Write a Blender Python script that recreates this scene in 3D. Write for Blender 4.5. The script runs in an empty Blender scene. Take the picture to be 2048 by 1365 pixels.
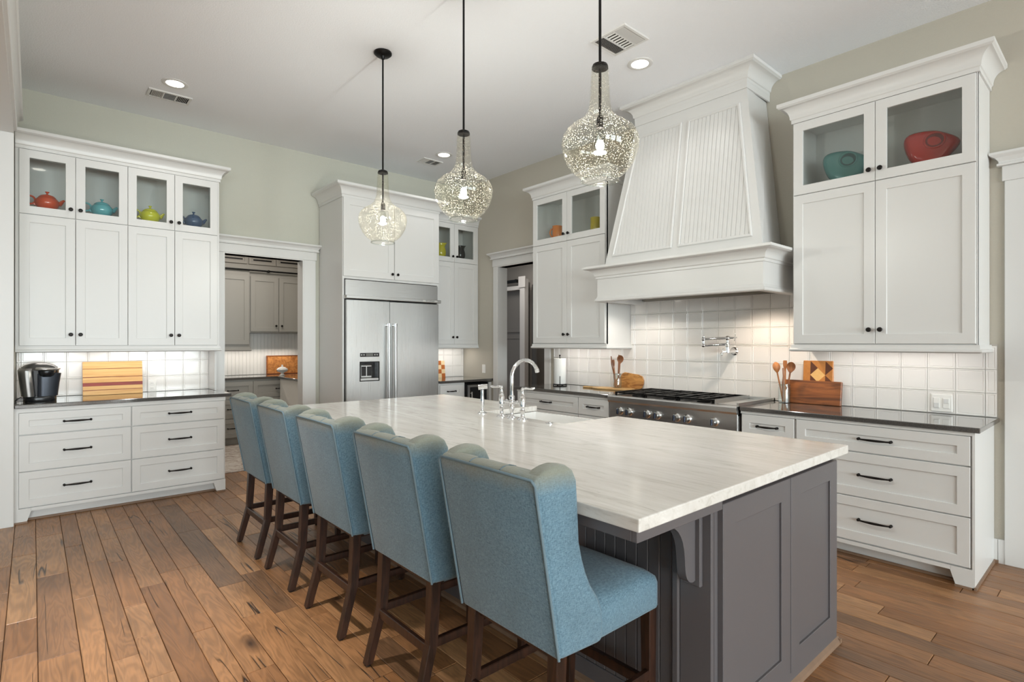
import bpy, bmesh, math, random
from mathutils import Matrix, Vector
random.seed(7)
PI = math.pi
C = bpy.context.scene.collection
S = bpy.context.scene

# ------------------------------------------------------------------ camera, world, light, exposure
XB, YA, ZC = 4.59, 6.29, 3.57          # right wall, back wall, ceiling
cam_d = bpy.data.cameras.new('camera'); cam = bpy.data.objects.new('camera', cam_d); C.objects.link(cam)
cam.location = (0, 0, 1.39); cam.rotation_euler = (PI/2, 0, math.radians(-41.2))
cam_d.sensor_width = 36; cam_d.lens = 36*1095/2048; cam_d.shift_y = 3/2048; cam_d.clip_start = .02
S.camera = cam
S.view_settings.view_transform = 'Standard'; S.view_settings.look = 'None'
S.view_settings.gamma = 1; S.view_settings.use_curve_mapping = False
S.view_settings.exposure = -0.04
S.cycles.max_bounces = 7; S.cycles.glossy_bounces = 3; S.cycles.caustics_reflective = False; S.cycles.adaptive_threshold = .025
W = bpy.data.worlds.new('sky'); S.world = W; W.use_nodes = True
W.node_tree.nodes['Background'].inputs[0].default_value = (.80, .90, 1, 1)
W.node_tree.nodes['Background'].inputs[1].default_value = 1.0

def area(name, loc, rot, sx, sy, power, col=(1, 1, 1), spread=PI):
    d = bpy.data.lights.new(name, 'AREA'); d.shape = 'RECTANGLE'; d.size = sx; d.size_y = sy
    d.energy = power; d.color = col; d.spread = spread
    o = bpy.data.objects.new(name, d); C.objects.link(o); o.location = loc; o.rotation_euler = rot
    return o
# daylight entering by the three windows of the wall behind the camera and the window of the room on the left
WIN = [(-4.8, -2.2), (-1.6, 1.0), (1.6, 4.2)]
for a, b in WIN:
    area('window_daylight', ((a+b)/2, -8.42, 1.62), (PI/2, 0, 0), b-a, 2.2, 415, (.89, .955, 1))
area('side_room_daylight', (-5.42, 2.4, 1.6), (0, -PI/2, 0), 2.2, 3.4, 8, (.95, .98, 1))

# ------------------------------------------------------------------ materials
def lin(c):
    return tuple(((x/255)/12.92 if x/255 <= .04045 else ((x/255+.055)/1.055)**2.4) for x in c) + (1,)
MATS = {}
def mat(name, col, rough=.5, metal=0, bump=0, bscale=200, var=0, vscale=5, coat=0, spec=.5, emit=None, es=0):
    if name in MATS: return MATS[name]
    m = bpy.data.materials.new(name); m.use_nodes = True; MATS[name] = m
    nt = m.node_tree; b = nt.nodes['Principled BSDF']
    b.inputs['Base Color'].default_value = lin(col); b.inputs['Roughness'].default_value = rough
    b.inputs['Metallic'].default_value = metal; b.inputs['Specular IOR Level'].default_value = spec
    if coat: b.inputs['Coat Weight'].default_value = coat; b.inputs['Coat Roughness'].default_value = .05
    if emit: b.inputs['Emission Color'].default_value = lin(emit); b.inputs['Emission Strength'].default_value = es
    if bump or var:
        tc = nt.nodes.new('ShaderNodeTexCoord')
    if bump:
        n = nt.nodes.new('ShaderNodeTexNoise'); n.inputs['Scale'].default_value = bscale; n.inputs['Detail'].default_value = 2
        bp = nt.nodes.new('ShaderNodeBump'); bp.inputs['Strength'].default_value = bump; bp.inputs['Distance'].default_value = .004
        nt.links.new(tc.outputs['Object'], n.inputs['Vector']); nt.links.new(n.outputs['Fac'], bp.inputs['Height'])
        nt.links.new(bp.outputs['Normal'], b.inputs['Normal'])
    if var:
        n = nt.nodes.new('ShaderNodeTexNoise'); n.inputs['Scale'].default_value = vscale; n.inputs['Detail'].default_value = 4
        mx = nt.nodes.new('ShaderNodeMix'); mx.data_type = 'RGBA'
        c = lin(col)
        mx.inputs['A'].default_value = tuple(x*(1-var) for x in c[:3])+(1,); mx.inputs['B'].default_value = tuple(min(1, x*(1+var)) for x in c[:3])+(1,)
        nt.links.new(tc.outputs['Object'], n.inputs['Vector']); nt.links.new(n.outputs['Fac'], mx.inputs['Factor'])
        nt.links.new(mx.outputs['Result'], b.inputs['Base Color'])
    return m

class NT:
    """small node-graph helper"""
    def __init__(s, name):
        s.m = bpy.data.materials.new(name); s.m.use_nodes = True; MATS[name] = s.m
        s.t = s.m.node_tree; s.b = s.t.nodes['Principled BSDF']
    def n(s, typ, **kw):
        x = s.t.nodes.new('ShaderNode'+typ)
        for k, v in kw.items():
            if k.startswith('_'): setattr(x, k[1:], v)
            else:
                i = x.inputs[int(k[1:])] if k[0] == 'i' and k[1:].isdigit() else x.inputs[k.replace('__', ' ')]
                if hasattr(v, 'is_linked') or isinstance(v, bpy.types.NodeSocket): s.t.links.new(v, i)
                else: i.default_value = v
        return x
    def link(s, a, k): s.t.links.new(a, s.b.inputs[k])
    def math(s, op, a, b=0, c=0): return s.n('Math', _operation=op, i0=a, i1=b, i2=c).outputs[0]
    def mix(s, f, a, b):
        x = s.n('Mix', _data_type='RGBA', Factor=f)
        for k, v in (('A', a), ('B', b)):
            sk = [q for q in x.inputs if q.name == k and q.type == 'RGBA'][0]
            if isinstance(v, bpy.types.NodeSocket): s.t.links.new(v, sk)
            else: sk.default_value = v
        return [q for q in x.outputs if q.type == 'RGBA'][0]
    def ramp(s, f, stops):
        r = s.n('ValToRGB', Fac=f); e = r.color_ramp.elements
        e[0].position, e[0].color = stops[0]; e[1].position, e[1].color = stops[-1]
        for p, c in stops[1:-1]:
            q = e.new(p); q.color = c
        return r.outputs['Color']

white = mat('cabinet_white', (222, 221, 219), .32)
trimw = mat('trim_white', (224, 223, 221), .35)
grey = mat('cabinet_grey', (150, 147, 141), .4)
darkg = mat('island_grey', (98, 94, 96), .42)
wallm = mat('wall_paint_sage', (198, 197, 185), .75, bump=.35, bscale=130)
wallb = mat('wall_paint_taupe', (193, 187, 174), .75, bump=.35, bscale=130)
ceilm = mat('ceiling_paint', (246, 248, 252), .85, bump=.5, bscale=110)
black = mat('black_iron', (24, 23, 23), .38, .6)
bronze = mat('dark_bronze', (30, 26, 24), .4, .7)
chrome = mat('polished_chrome', (235, 236, 238), .06, 1)
rubber = mat('black_plastic', (22, 22, 24), .3)
tilem = mat('white_tile', (240, 236, 232), .12, spec=.6)
grout = mat('grout', (186, 180, 173), .8)
porc = mat('white_porcelain', (246, 245, 243), .1)
shoe = mat('oak_shoe_moulding', (136, 110, 90), .5, var=.2, vscale=20)
plastic = mat('white_plastic', (242, 240, 236), .35)
paper = mat('paper_white', (244, 243, 240), .9, bump=.4, bscale=300)
led = mat('led_lens', (255, 250, 240), .4, emit=(255, 246, 232), es=9)

def steel(name, col=(205, 205, 204), axis=0):
    g = NT(name); tc = g.n('TexCoord')
    sc = [2, 2, 2]; sc[axis] = 2
    for k in range(3):
        if k != axis: sc[k] = 900
    mp = g.n('Mapping', Vector=tc.outputs['Object'], Scale=tuple(sc))
    nz = g.n('TexNoise', Vector=mp.outputs[0], Scale=1.0, Detail=2.0)
    g.b.inputs['Base Color'].default_value = lin(col); g.b.inputs['Metallic'].default_value = 1
    r = g.n('MapRange', Value=nz.outputs['Fac'], i1=.3, i2=.7, i3=.27, i4=.32)
    g.link(r.outputs[0], 'Roughness')
    g.b.inputs['Anisotropic'].default_value = .5
    return g.m
stain = steel('brushed_steel', axis=0)
stain_v = steel('brushed_steel_vertical', axis=2)
stain_y = steel('brushed_steel_range', axis=1)

def wood(name, c1, c2, scale=(3, 40, 40), rough=.4, dark=None, wave=6):
    g = NT(name); tc = g.n('TexCoord')
    mp = g.n('Mapping', Vector=tc.outputs['Object'], Scale=scale)
    nz = g.n('TexNoise', Vector=mp.outputs[0], Scale=1.0, Detail=6.0, Distortion=1.2)
    oi = g.n('ObjectInfo')
    col = g.ramp(nz.outputs['Fac'], [(.3, lin(c2)), (.62, lin(c1))])
    g.link(col, 'Base Color'); g.b.inputs['Roughness'].default_value = rough
    bp = g.n('Bump', Strength=.15, Height=nz.outputs['Fac'], Distance=.002)
    g.link(bp.outputs[0], 'Normal')
    return g.m
legwood = wood('dark_walnut_legs', (62, 38, 27), (32, 20, 15), (40, 40, 4), .35)
maple = wood('maple', (232, 186, 118), (214, 158, 88), (2, 40, 40), .4)
padauk = wood('padauk', (150, 48, 30), (110, 32, 24), (3, 40, 40), .4)
walnut = wood('walnut', (158, 92, 46), (84, 46, 24), (3, 30, 26), .38)
olivew = wood('olive_wood', (206, 150, 84), (140, 86, 40), (9, 20, 26), .38)
pinew = wood('pale_board', (222, 184, 128), (190, 145, 88), (20, 3, 20), .45)
spoonw = wood('spoon_wood', (156, 98, 58), (104, 62, 38), (30, 30, 5), .5)
spoonl = wood('light_spoon_wood', (196, 128, 74), (150, 92, 50), (30, 30, 5), .5)
burl = wood('burl', (206, 140, 78), (150, 90, 45), (18, 18, 18), .4)
chk_a = mat('check_light', (236, 208, 164), .45); chk_b = mat('check_dark', (186, 104, 48), .45)
dia_m = mat('diamond_mid', (196, 128, 62), .42, var=.2, vscale=40); dia_d = mat('diamond_dark', (96, 52, 28), .42, var=.2, vscale=40); dia_l = mat('diamond_light', (232, 186, 116), .42, var=.12, vscale=40)

def glaze(name, col): return mat(name, col, .12, coat=.5)

def floor_mat():
    g = NT('oak_plank')
    geo = g.n('NewGeometry'); oi = g.n('ObjectInfo')
    rnd = g.math('FRACT', g.math('ADD', oi.outputs['Random'], geo.outputs['Random Per Island']))
    r2 = g.math('FRACT', g.math('MULTIPLY', rnd, 17.31)); r3 = g.math('FRACT', g.math('MULTIPLY', rnd, 57.7))
    off = g.n('CombineXYZ', X=g.math('MULTIPLY', rnd, 31.0), Y=g.math('MULTIPLY', r2, 47.0), Z=g.math('MULTIPLY', r3, 13.0))
    p = g.n('VectorMath', _operation='ADD', i0=geo.outputs['Position'], i1=off.outputs[0])
    mp = g.n('Mapping', Vector=p.outputs[0], Scale=(11, 1.3, 1))
    big = g.n('TexNoise', Vector=mp.outputs[0], Scale=1.0, Detail=3.0, Distortion=.6)
    rings = g.math('SINE', g.math('MULTIPLY', big.outputs['Fac'], 70.0))
    fine = g.n('TexNoise', Vector=g.n('Mapping', Vector=p.outputs[0], Scale=(170, 7, 1)).outputs[0], Scale=1.0, Detail=3.0)
    blot = g.n('TexNoise', Vector=g.n('Mapping', Vector=p.outputs[0], Scale=(5, 2.6, 1)).outputs[0], Scale=1.0, Detail=2.0)
    base = g.ramp(rnd, [(0, lin((136, 92, 56))), (.2, lin((182, 134, 92))), (.4, lin((154, 106, 66))), (.6, lin((194, 146, 102))), (.8, lin((166, 116, 74))), (.93, lin((134, 100, 72))), (1, lin((150, 108, 74)))])
    shade = g.math('ADD', g.math('MULTIPLY', rings, .11), g.math('ADD', g.math('MULTIPLY', fine.outputs['Fac'], .42), g.math('MULTIPLY', blot.outputs['Fac'], .7)))
    mult = g.n('MapRange', Value=shade, i1=.25, i2=.9, i3=.5, i4=1.18)
    col = g.n('VectorMath', _operation='SCALE', i0=base); g.t.links.new(mult.outputs[0], col.inputs['Scale'])
    # knots and splits
    vor = g.n('TexVoronoi', Vector=g.n('Mapping', Vector=p.outputs[0], Scale=(3.1, 1.35, 1)).outputs[0], Scale=1.0)
    knot = g.n('MapRange', Value=vor.outputs['Distance'], i1=.03, i2=.16, i3=1.0, i4=0.0)
    ksel = g.math('GREATER_THAN', r3, .35)
    kf = g.math('MULTIPLY', g.math('MULTIPLY', knot.outputs[0], ksel), g.n('MapRange', Value=blot.outputs['Fac'], i1=.35, i2=.6, i3=.2, i4=.95).outputs[0])
    wob = g.n('TexNoise', Vector=g.n('Mapping', Vector=p.outputs[0], Scale=(9, 6, 1)).outputs[0], Scale=1.0, Detail=4.0)
    cr = g.n('TexNoise', Vector=g.n('Mapping', Vector=p.outputs[0], Scale=(9, .42, 1)).outputs[0], Scale=1.0, Detail=2.0, Roughness=.45, Distortion=.0)
    line = g.math('ABSOLUTE', g.math('SUBTRACT', cr.outputs['Fac'], .5))
    crack = g.n('MapRange', Value=line, i1=.0, i2=.011, i3=1.0, i4=0.0)
    cgate = g.n('MapRange', Value=g.n('TexNoise', Vector=g.n('Mapping', Vector=p.outputs[0], Scale=(2.2, 2.2, 1)).outputs[0], Scale=1.0, Detail=0.0).outputs['Fac'], i1=.57, i2=.62, i3=0.0, i4=1.0)
    cf = g.math('MULTIPLY', crack.outputs[0], cgate.outputs[0])
    c1 = g.mix(kf, col.outputs[0], lin((52, 34, 24)))
    c2 = g.mix(cf, c1, lin((24, 16, 12)))
    g.link(c2, 'Base Color')
    rr = g.n('MapRange', Value=fine.outputs['Fac'], i1=.3, i2=.7, i3=.30, i4=.42)
    g.link(rr.outputs[0], 'Roughness')
    hgt = g.math('SUBTRACT', g.math('ADD', g.math('MULTIPLY', fine.outputs['Fac'], .5), g.math('MULTIPLY', rings, .12)), g.math('MULTIPLY', cf, 3.0))
    bp = g.n('Bump', Strength=.35, Distance=.0025, Height=hgt); g.link(bp.outputs[0], 'Normal')
    return g.m
oak = floor_mat()
subfloor = mat('subfloor_dark', (38, 26, 19), .8)

def marble_mat():
    g = NT('white_marble'); tc = g.n('TexCoord')
    p = tc.outputs['Object']
    a = g.n('TexNoise', Vector=g.n('Mapping', Vector=p, Scale=(20, 2.6, 20), Rotation=(0, 0, .05)).outputs[0], Scale=1.0, Detail=8.0, Roughness=.7, Distortion=1.2)
    b = g.n('TexNoise', Vector=g.n('Mapping', Vector=p, Scale=(5, 1.1, 5), Rotation=(0, 0, -.06)).outputs[0], Scale=1.0, Detail=4.0, Distortion=.8)
    c = g.n('TexNoise', Vector=g.n('Mapping', Vector=p, Scale=(50, 9, 50)).outputs[0], Scale=1.0, Detail=5.0, Roughness=.7)
    col1 = g.ramp(a.outputs['Fac'], [(.28, lin((186, 180, 172))), (.46, lin((222, 218, 212))), (.7, lin((236, 233, 229)))])
    col2 = g.mix(g.n('MapRange', Value=b.outputs['Fac'], i1=.4, i2=.7, i3=0.0, i4=.55).outputs[0], col1, lin((212, 206, 199)))
    dk = g.n('MapRange', Value=c.outputs['Fac'], i1=.66, i2=.74, i3=0.0, i4=.55)
    col3 = g.mix(dk.outputs[0], col2, lin((128, 122, 118)))
    g.link(col3, 'Base Color'); g.b.inputs['Roughness'].default_value = .16
    return g.m
marble = marble_mat()

def quartz_mat():
    g = NT('dark_quartz'); tc = g.n('TexCoord')
    n = g.n('TexNoise', Vector=tc.outputs['Object'], Scale=220.0, Detail=3.0)
    g.link(g.ramp(n.outputs['Fac'], [(.35, lin((62, 60, 58))), (.65, lin((92, 89, 86)))]), 'Base Color')
    g.b.inputs['Roughness'].default_value = .1; g.b.inputs['Specular IOR Level'].default_value = .8
    g.b.inputs['Coat Weight'].default_value = .6; g.b.inputs['Coat Roughness'].default_value = .04
    return g.m
quartz = quartz_mat()

def fabric_mat():
    g = NT('blue_linen'); tc = g.n('TexCoord')
    w1 = g.n('TexNoise', Vector=g.n('Mapping', Vector=tc.outputs['Object'], Scale=(420, 420, 90)).outputs[0], Scale=1.0, Detail=2.0)
    w2 = g.n('TexNoise', Vector=g.n('Mapping', Vector=tc.outputs['Object'], Scale=(90, 90, 520)).outputs[0], Scale=1.0, Detail=2.0)
    h = g.math('ADD', w1.outputs['Fac'], w2.outputs['Fac'])
    f = g.n('MapRange', Value=h, i1=.7, i2=1.3, i3=0.0, i4=1.0)
    col = g.mix(f.outputs[0], lin((76, 106, 124)), lin((124, 156, 173)))
    big = g.n('TexNoise', Vector=tc.outputs['Object'], Scale=9.0, Detail=3.0)
    col = g.mix(g.n('MapRange', Value=big.outputs['Fac'], i1=.4, i2=.7, i3=0.0, i4=.25).outputs[0], col, lin((84, 106, 116)))
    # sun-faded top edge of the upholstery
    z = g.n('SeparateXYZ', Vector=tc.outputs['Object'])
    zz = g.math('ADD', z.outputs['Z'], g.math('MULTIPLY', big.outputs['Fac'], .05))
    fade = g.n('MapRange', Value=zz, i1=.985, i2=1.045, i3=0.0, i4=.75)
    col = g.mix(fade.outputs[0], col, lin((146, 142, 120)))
    g.link(col, 'Base Color'); g.b.inputs['Roughness'].default_value = .9
    g.b.inputs['Sheen Weight'].default_value = .25
    bp = g.n('Bump', Strength=.5, Distance=.0015, Height=h); g.link(bp.outputs[0], 'Normal')
    return g.m
linen = fabric_mat()
piping_m = mat('piping_linen', (112, 132, 142), .9, bump=.4, bscale=400)

def glass_mat(name, tint=(1, 1, 1), seeded=False, refl=1.0):
    g = NT(name); t = g.t; t.nodes.remove(g.b)
    out = t.nodes['Material Output']
    tr = g.n('BsdfTransparent', Color=tint+(1,)); gl = g.n('BsdfGlossy', Roughness=.03)
    fr = g.n('LayerWeight', Blend=.5)
    f = g.math('ADD', .035*refl, g.math('MULTIPLY', g.math('POWER', fr.outputs['Facing'], 4.0), .45*refl))
    mx = g.n('MixShader', i0=f, i1=tr.outputs[0], i2=gl.outputs[0])
    res = mx.outputs[0]
    if seeded:
        tc = g.n('TexCoord')
        v = g.n('TexVoronoi', Vector=tc.outputs['Object'], Scale=105.0)
        d = g.n('MapRange', Value=v.outputs['Distance'], i1=.125, i2=.25, i3=1.0, i4=0.0)
        nz = g.n('TexNoise', Vector=tc.outputs['Object'], Scale=14.0, Detail=2.0)
        k = g.math('MULTIPLY', d.outputs[0], g.n('MapRange', Value=nz.outputs['Fac'], i1=.40, i2=.58, i3=.08, i4=.46).outputs[0])
        tl = g.n('BsdfTranslucent', Color=(.9, .82, .66, 1)); df = g.n('BsdfDiffuse', Color=(.9, .82, .66, 1))
        ad = g.n('MixShader', i0=.5, i1=tl.outputs[0], i2=df.outputs[0])
        mx2 = g.n('MixShader', i0=k, i1=res, i2=ad.outputs[0]); res = mx2.outputs[0]
        bp = g.n('Bump', Strength=.1, Distance=.003, Height=nz.outputs['Fac'])
        t.links.new(bp.outputs[0], gl.inputs['Normal']); t.links.new(bp.outputs[0], fr.inputs['Normal'])
    t.links.new(res, out.inputs['Surface'])
    return g.m
pane_m = glass_mat('clear_pane', (.93, .95, .94))
seeded = glass_mat('seeded_glass', (.99, .985, .96), True, .8)
jar_m = glass_mat('jar_glass', (.95, .97, .96), False, 1.5)
bulb_m = mat('lamp_filament', (255, 240, 210), .4, emit=(255, 226, 176), es=60)

# ------------------------------------------------------------------ mesh builder
class M:
    def __init__(s): s.v = []; s.f = []
    def add(s, vs, fs):
        o = len(s.v); s.v += [tuple(v) for v in vs]; s.f += [tuple(i+o for i in f) for f in fs]; return s
    def box(s, x0, x1, y0, y1, z0, z1):
        return s.add([(x, y, z) for z in (z0, z1) for y in (y0, y1) for x in (x0, x1)],
                     [(0, 2, 3, 1), (4, 5, 7, 6), (0, 1, 5, 4), (2, 6, 7, 3), (0, 4, 6, 2), (1, 3, 7, 5)])
    def cbox(s, x0, x1, y0, y1, z0, z1, c=.003):
        vs = []; idx = {}
        lo = (x0, y0, z0); hi = (x1, y1, z1)
        for sx in (0, 1):
            for sy in (0, 1):
                for sz in (0, 1):
                    k = (sx, sy, sz)
                    for ax in range(3):
                        p = []
                        for i in range(3):
                            base = hi[i] if k[i] else lo[i]
                            p.append(base if i == ax else base + (-c if k[i] else c))
                        idx[k, ax] = len(vs); vs.append(p)
        fs = []
        for ax in range(3):
            a, b = [i for i in range(3) if i != ax]
            for sd in (0, 1):
                q = []
                for u, w in ((0, 0), (1, 0), (1, 1), (0, 1)):
                    k = [0]*3; k[ax] = sd; k[a] = u; k[b] = w; q.append(idx[tuple(k), ax])
                fs.append(q)
        for ax in range(3):
            a, b = [i for i in range(3) if i != ax]
            for u in (0, 1):
                for w in (0, 1):
                    k0 = [0]*3; k0[a] = u; k0[b] = w; k1 = list(k0); k1[ax] = 1
                    fs.append([idx[tuple(k0), a], idx[tuple(k0), b], idx[tuple(k1), b], idx[tuple(k1), a]])
        for sx in (0, 1):
            for sy in (0, 1):
                for sz in (0, 1): fs.append([idx[(sx, sy, sz), ax] for ax in range(3)])
        return s.add(vs, fs)
    def loops(s, L, close=True, cap0=True, cap1=True):
        n = len(L[0]); vs = [p for l in L for p in l]; fs = []
        for k in range(len(L)-1):
            for i in range(n if close else n-1):
                j = (i+1) % n
                fs.append((k*n+i, k*n+j, (k+1)*n+j, (k+1)*n+i))
        if cap0: fs.append(tuple(range(n))[::-1])
        if cap1: fs.append(tuple((len(L)-1)*n+i for i in range(n)))
        return s.add(vs, fs)
    def prism(s, poly, axis, a, b):
        def P(p, t):
            q = list(p); q.insert(axis, t); return tuple(q)
        return s.loops([[P(p, a) for p in poly], [P(p, b) for p in poly]])
    def cyl(s, p0, p1, r0, r1=None, n=16):
        r1 = r0 if r1 is None else r1
        p0, p1 = Vector(p0), Vector(p1); d = (p1-p0).normalized()
        u = d.orthogonal().normalized(); w = d.cross(u)
        def ring(p, r): return [p+(u*math.cos(2*PI*i/n)+w*math.sin(2*PI*i/n))*r for i in range(n)]
        return s.loops([ring(p0, r0), ring(p1, r1)])
    def lathe(s, prof, n=24, o=(0, 0, 0), axis='z', sx=1, sy=1):
        def T(r, z, a):
            x, y = r*math.cos(a)*sx, r*math.sin(a)*sy
            if axis == 'z': q = (x, y, z)
            elif axis == 'y': q = (x, z, y)
            elif axis == '-y': q = (x, -z, y)
            elif axis == '-x': q = (-z, x, y)
            else: q = (z, x, y)
            return (q[0]+o[0], q[1]+o[1], q[2]+o[2])
        L = [[T(max(r, 1e-5), z, 2*PI*i/n) for i in range(n)] for r, z in prof]
        return s.loops(L)
    def tube(s, pts, r, n=8, close=False):
        P = [Vector(p) for p in pts]; R = r if isinstance(r, (list, tuple)) else [r]*len(P)
        k = len(P); T = []
        for i in range(k):
            a = P[(i-1) % k] if (i or close) else P[i]; b = P[(i+1) % k] if (i < k-1 or close) else P[i]
            T.append((b-a).normalized())
        u = T[0].orthogonal().normalized(); L = []
        for i in range(k):
            u = (u - T[i]*u.dot(T[i])).normalized(); w = T[i].cross(u)
            L.append([P[i]+(u*math.cos(2*PI*j/n)+w*math.sin(2*PI*j/n))*R[i] for j in range(n)])
        if close: L.append(L[0]); return s.loops(L, cap0=False, cap1=False)
        return s.loops(L)
    def ball(s, c, r, n=14, m=9, sc=(1, 1, 1)):
        L = []
        for k in range(1, m):
            a = PI*k/m
            L.append([(c[0]+r*sc[0]*math.sin(a)*math.cos(2*PI*i/n), c[1]+r*sc[1]*math.sin(a)*math.sin(2*PI*i/n), c[2]-r*sc[2]*math.cos(a)) for i in range(n)])
        return s.loops(L)
    def sweep(s, path, prof):
        """closed profile of (out, z) swept along an xy path; 'out' is to the right of travel; mitred"""
        n = len(path); L = []
        for i, p in enumerate(path):
            def nrm(a, b):
                d = Vector((b[0]-a[0], b[1]-a[1])).normalized(); return Vector((d.y, -d.x))
            n0 = nrm(path[i-1], p) if i else None; n1 = nrm(p, path[i+1]) if i < n-1 else None
            if n0 is None: m = n1
            elif n1 is None: m = n0
            else:
                m = (n0+n1); m = m/ m.dot(n0)
            L.append([(p[0]+m.x*o, p[1]+m.y*o, z) for o, z in prof])
        return s.loops(L)
    def frame(s, x0, x1, z0, z1, w, yf, yb, c=.002, d=.009, open_=False):
        def R(i, y): return [(x0+i, y, z0+i), (x1-i, y, z0+i), (x1-i, y, z1-i), (x0+i, y, z1-i)]
        L = [R(0, yb), R(0, yf+c), R(c, yf), R(w-c, yf), R(w, yf+c), R(w, yb if open_ else yf+d+.001), R(w, yb)]
        if open_: L = L[:6]
        L.append(L[0])
        return s.loops(L, cap0=False, cap1=False)
    def xf(s, m):
        s.v = [tuple(m @ Vector(v)) for v in s.v]; return s
    def mesh(s, name, m, smooth=None, bevel=0, segs=2):
        me = bpy.data.meshes.new(name); me.from_pydata(s.v, [], s.f)
        b = bmesh.new(); b.from_mesh(me)
        if bevel:
            bmesh.ops.remove_doubles(b, verts=b.verts, dist=1e-5)
            bmesh.ops.recalc_face_normals(b, faces=b.faces)
            ed = [e for e in b.edges if len(e.link_faces) == 2 and e.calc_face_angle(0) > .6]
            bmesh.ops.bevel(b, geom=ed, offset=bevel, segments=segs, profile=.5, affect='EDGES', clamp_overlap=True)
        bmesh.ops.recalc_face_normals(b, faces=b.faces); b.to_mesh(me); b.free()
        me.materials.append(m)
        if smooth is not None:
            me.shade_smooth(); me.set_sharp_from_angle(angle=math.radians(smooth))
        return me
    def build(s, name, m, parent=None, smooth=None, bevel=0, segs=2, loc=None):
        return obj(name, s.mesh(name, m, smooth, bevel, segs), parent, loc)

def obj(name, me, parent=None, loc=None, rot=None):
    o = bpy.data.objects.new(name, me); C.objects.link(o)
    if parent: o.parent = parent
    if loc: o.location = loc
    if rot: o.rotation_euler = rot
    return o
def tag(o, label=None, cat=None, group=None, kind=None):
    if label: o['label'] = label
    if cat: o['category'] = cat
    if group: o['group'] = group
    if kind: o['kind'] = kind
    return o
def thing(name, label, cat, loc=(0, 0, 0), rz=0, group=None):
    o = bpy.data.objects.new(name, None); C.objects.link(o); o.empty_display_size = .05
    o.location = loc; o.rotation_euler = (0, 0, rz)
    return tag(o, label, cat, group)
def struct(name, mb, m, **k): return tag(mb.build(name, m, **k), kind='structure')
RB = -PI/2      # rotation of everything that stands against the right wall: local x runs towards the camera, local y into the wall
def arc(cx, cz, r, a0, a1, n, rz=None):
    rz = rz or r
    return [(cx+r*math.cos(math.radians(a0+(a1-a0)*i/n)), cz+rz*math.sin(math.radians(a0+(a1-a0)*i/n))) for i in range(n+1)]

# profiles (out, z)
def crown_prof(h=.125, p=.085, z=0):
    k = h/.125; q = p/.085
    pts = [(0, 0), (.010, 0), (.010, .022), (.016, .026)]
    pts += [(.070-.054*math.cos(math.radians(t)), .030+.066*math.sin(math.radians(t))*1.0) for t in ()]
    for i in range(9):
        t = i/8*PI/2
        pts.append((.018+.055*(1-math.cos(t)), .030+.066*math.sin(t)))
    pts += [(.078, .100), (.085, .104), (.085, .125), (0, .125)]
    return [(a*q, z+b*k) for a, b in pts]
def rail_prof(z): return [(0, z), (.010, z), (.022, z+.008), (.022, z+.018), (.012, z+.026), (.010, z+.05), (0, z+.05)]
HEAD = [(0, 0), (.022, 0), (.022, .012), (.014, .016), (.014, .028), (.03, .05), (.05, .062), (.055, .066), (.055, .08), (0, .08)]

# ------------------------------------------------------------------ room shell
T = .12
ceil = struct('ceiling', M().box(-5.5, 7.2, -8.4, 9.0, ZC, ZC+.1), ceilm)
OA = (1.49, 2.335, 2.325)               # pantry opening x0,x1,head
OB = (4.62, 5.52, 2.375)                # hall opening y0,y1,head
OR = (-.55, .455, 2.39)                 # right-hand door y0,y1,head
wb = struct('wall_back', M().box(-.36, OA[0], YA, YA+T, 0, ZC).box(OA[0], OA[1], YA, YA+T, OA[2], ZC).box(OA[1], XB+T, YA, YA+T, 0, ZC), wallm)
wr = struct('wall_right', M().box(XB, XB+T, OB[1], YA, 0, ZC).box(XB, XB+T, OB[0], OB[1], OB[2], ZC).box(XB, XB+T, OR[1], OB[0], 0, ZC)
            .box(XB, XB+T, OR[0], OR[1], OR[2], ZC).box(XB, XB+T, -8.4, OR[0], 0, ZC), wallb)
struct('wall_left', M().box(-.36, -.11, 5.6, YA, 0, ZC).box(-.36, -.11, -4.28, 5.6, 2.99, ZC), wallm)
struct('wall_side_room', M().box(-5.5, -5.38, .6, 4.2, 0, .5).box(-5.5, -5.38, .6, 4.2, 2.7, ZC).box(-5.5, -5.38, -8.4, .6, 0, ZC).box(-5.5, -5.38, 4.2, YA+T, 0, ZC).box(-5.38, -.36, YA, YA+T, 0, ZC), wallm)
m = M(); xs = -5.5
for a, b in WIN:
    m.box(xs, a, -8.4, -8.28, 0, ZC).box(a, b, -8.4, -8.28, 0, .5).box(a, b, -8.4, -8.28, 2.75, ZC); xs = b
m.box(xs, XB+T, -8.4, -8.28, 0, ZC); struct('wall_front', m, wallm)
def window(n, a, b, z0, z1, along):
    f = M(); w = .06
    f.frame(a, b, z0, z1, w, -.04, .04, open_=True)
    f.box((a+b)/2-.02, (a+b)/2+.02, -.03, .03, z0+w, z1-w).box(a+w, b-w, -.03, .03, (z0+z1)/2-.02, (z0+z1)/2+.02)
    o = f.build('window_%d' % n, trimw); tag(o, kind='structure')
    M().box(a+w, b-w, -.004, .004, z0+w, z1-w).build('pane', pane_m, o)
    if along == 'x': o.location = (0, -8.34, 0)
    else: o.location = (-5.44, 0, 0); o.rotation_euler = (0, 0, PI/2)
for i, (a, b) in enumerate(WIN): window(i+1, a, b, .5, 2.75, 'x')
window(4, .6, 4.2, .5, 2.7, 'y')
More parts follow.
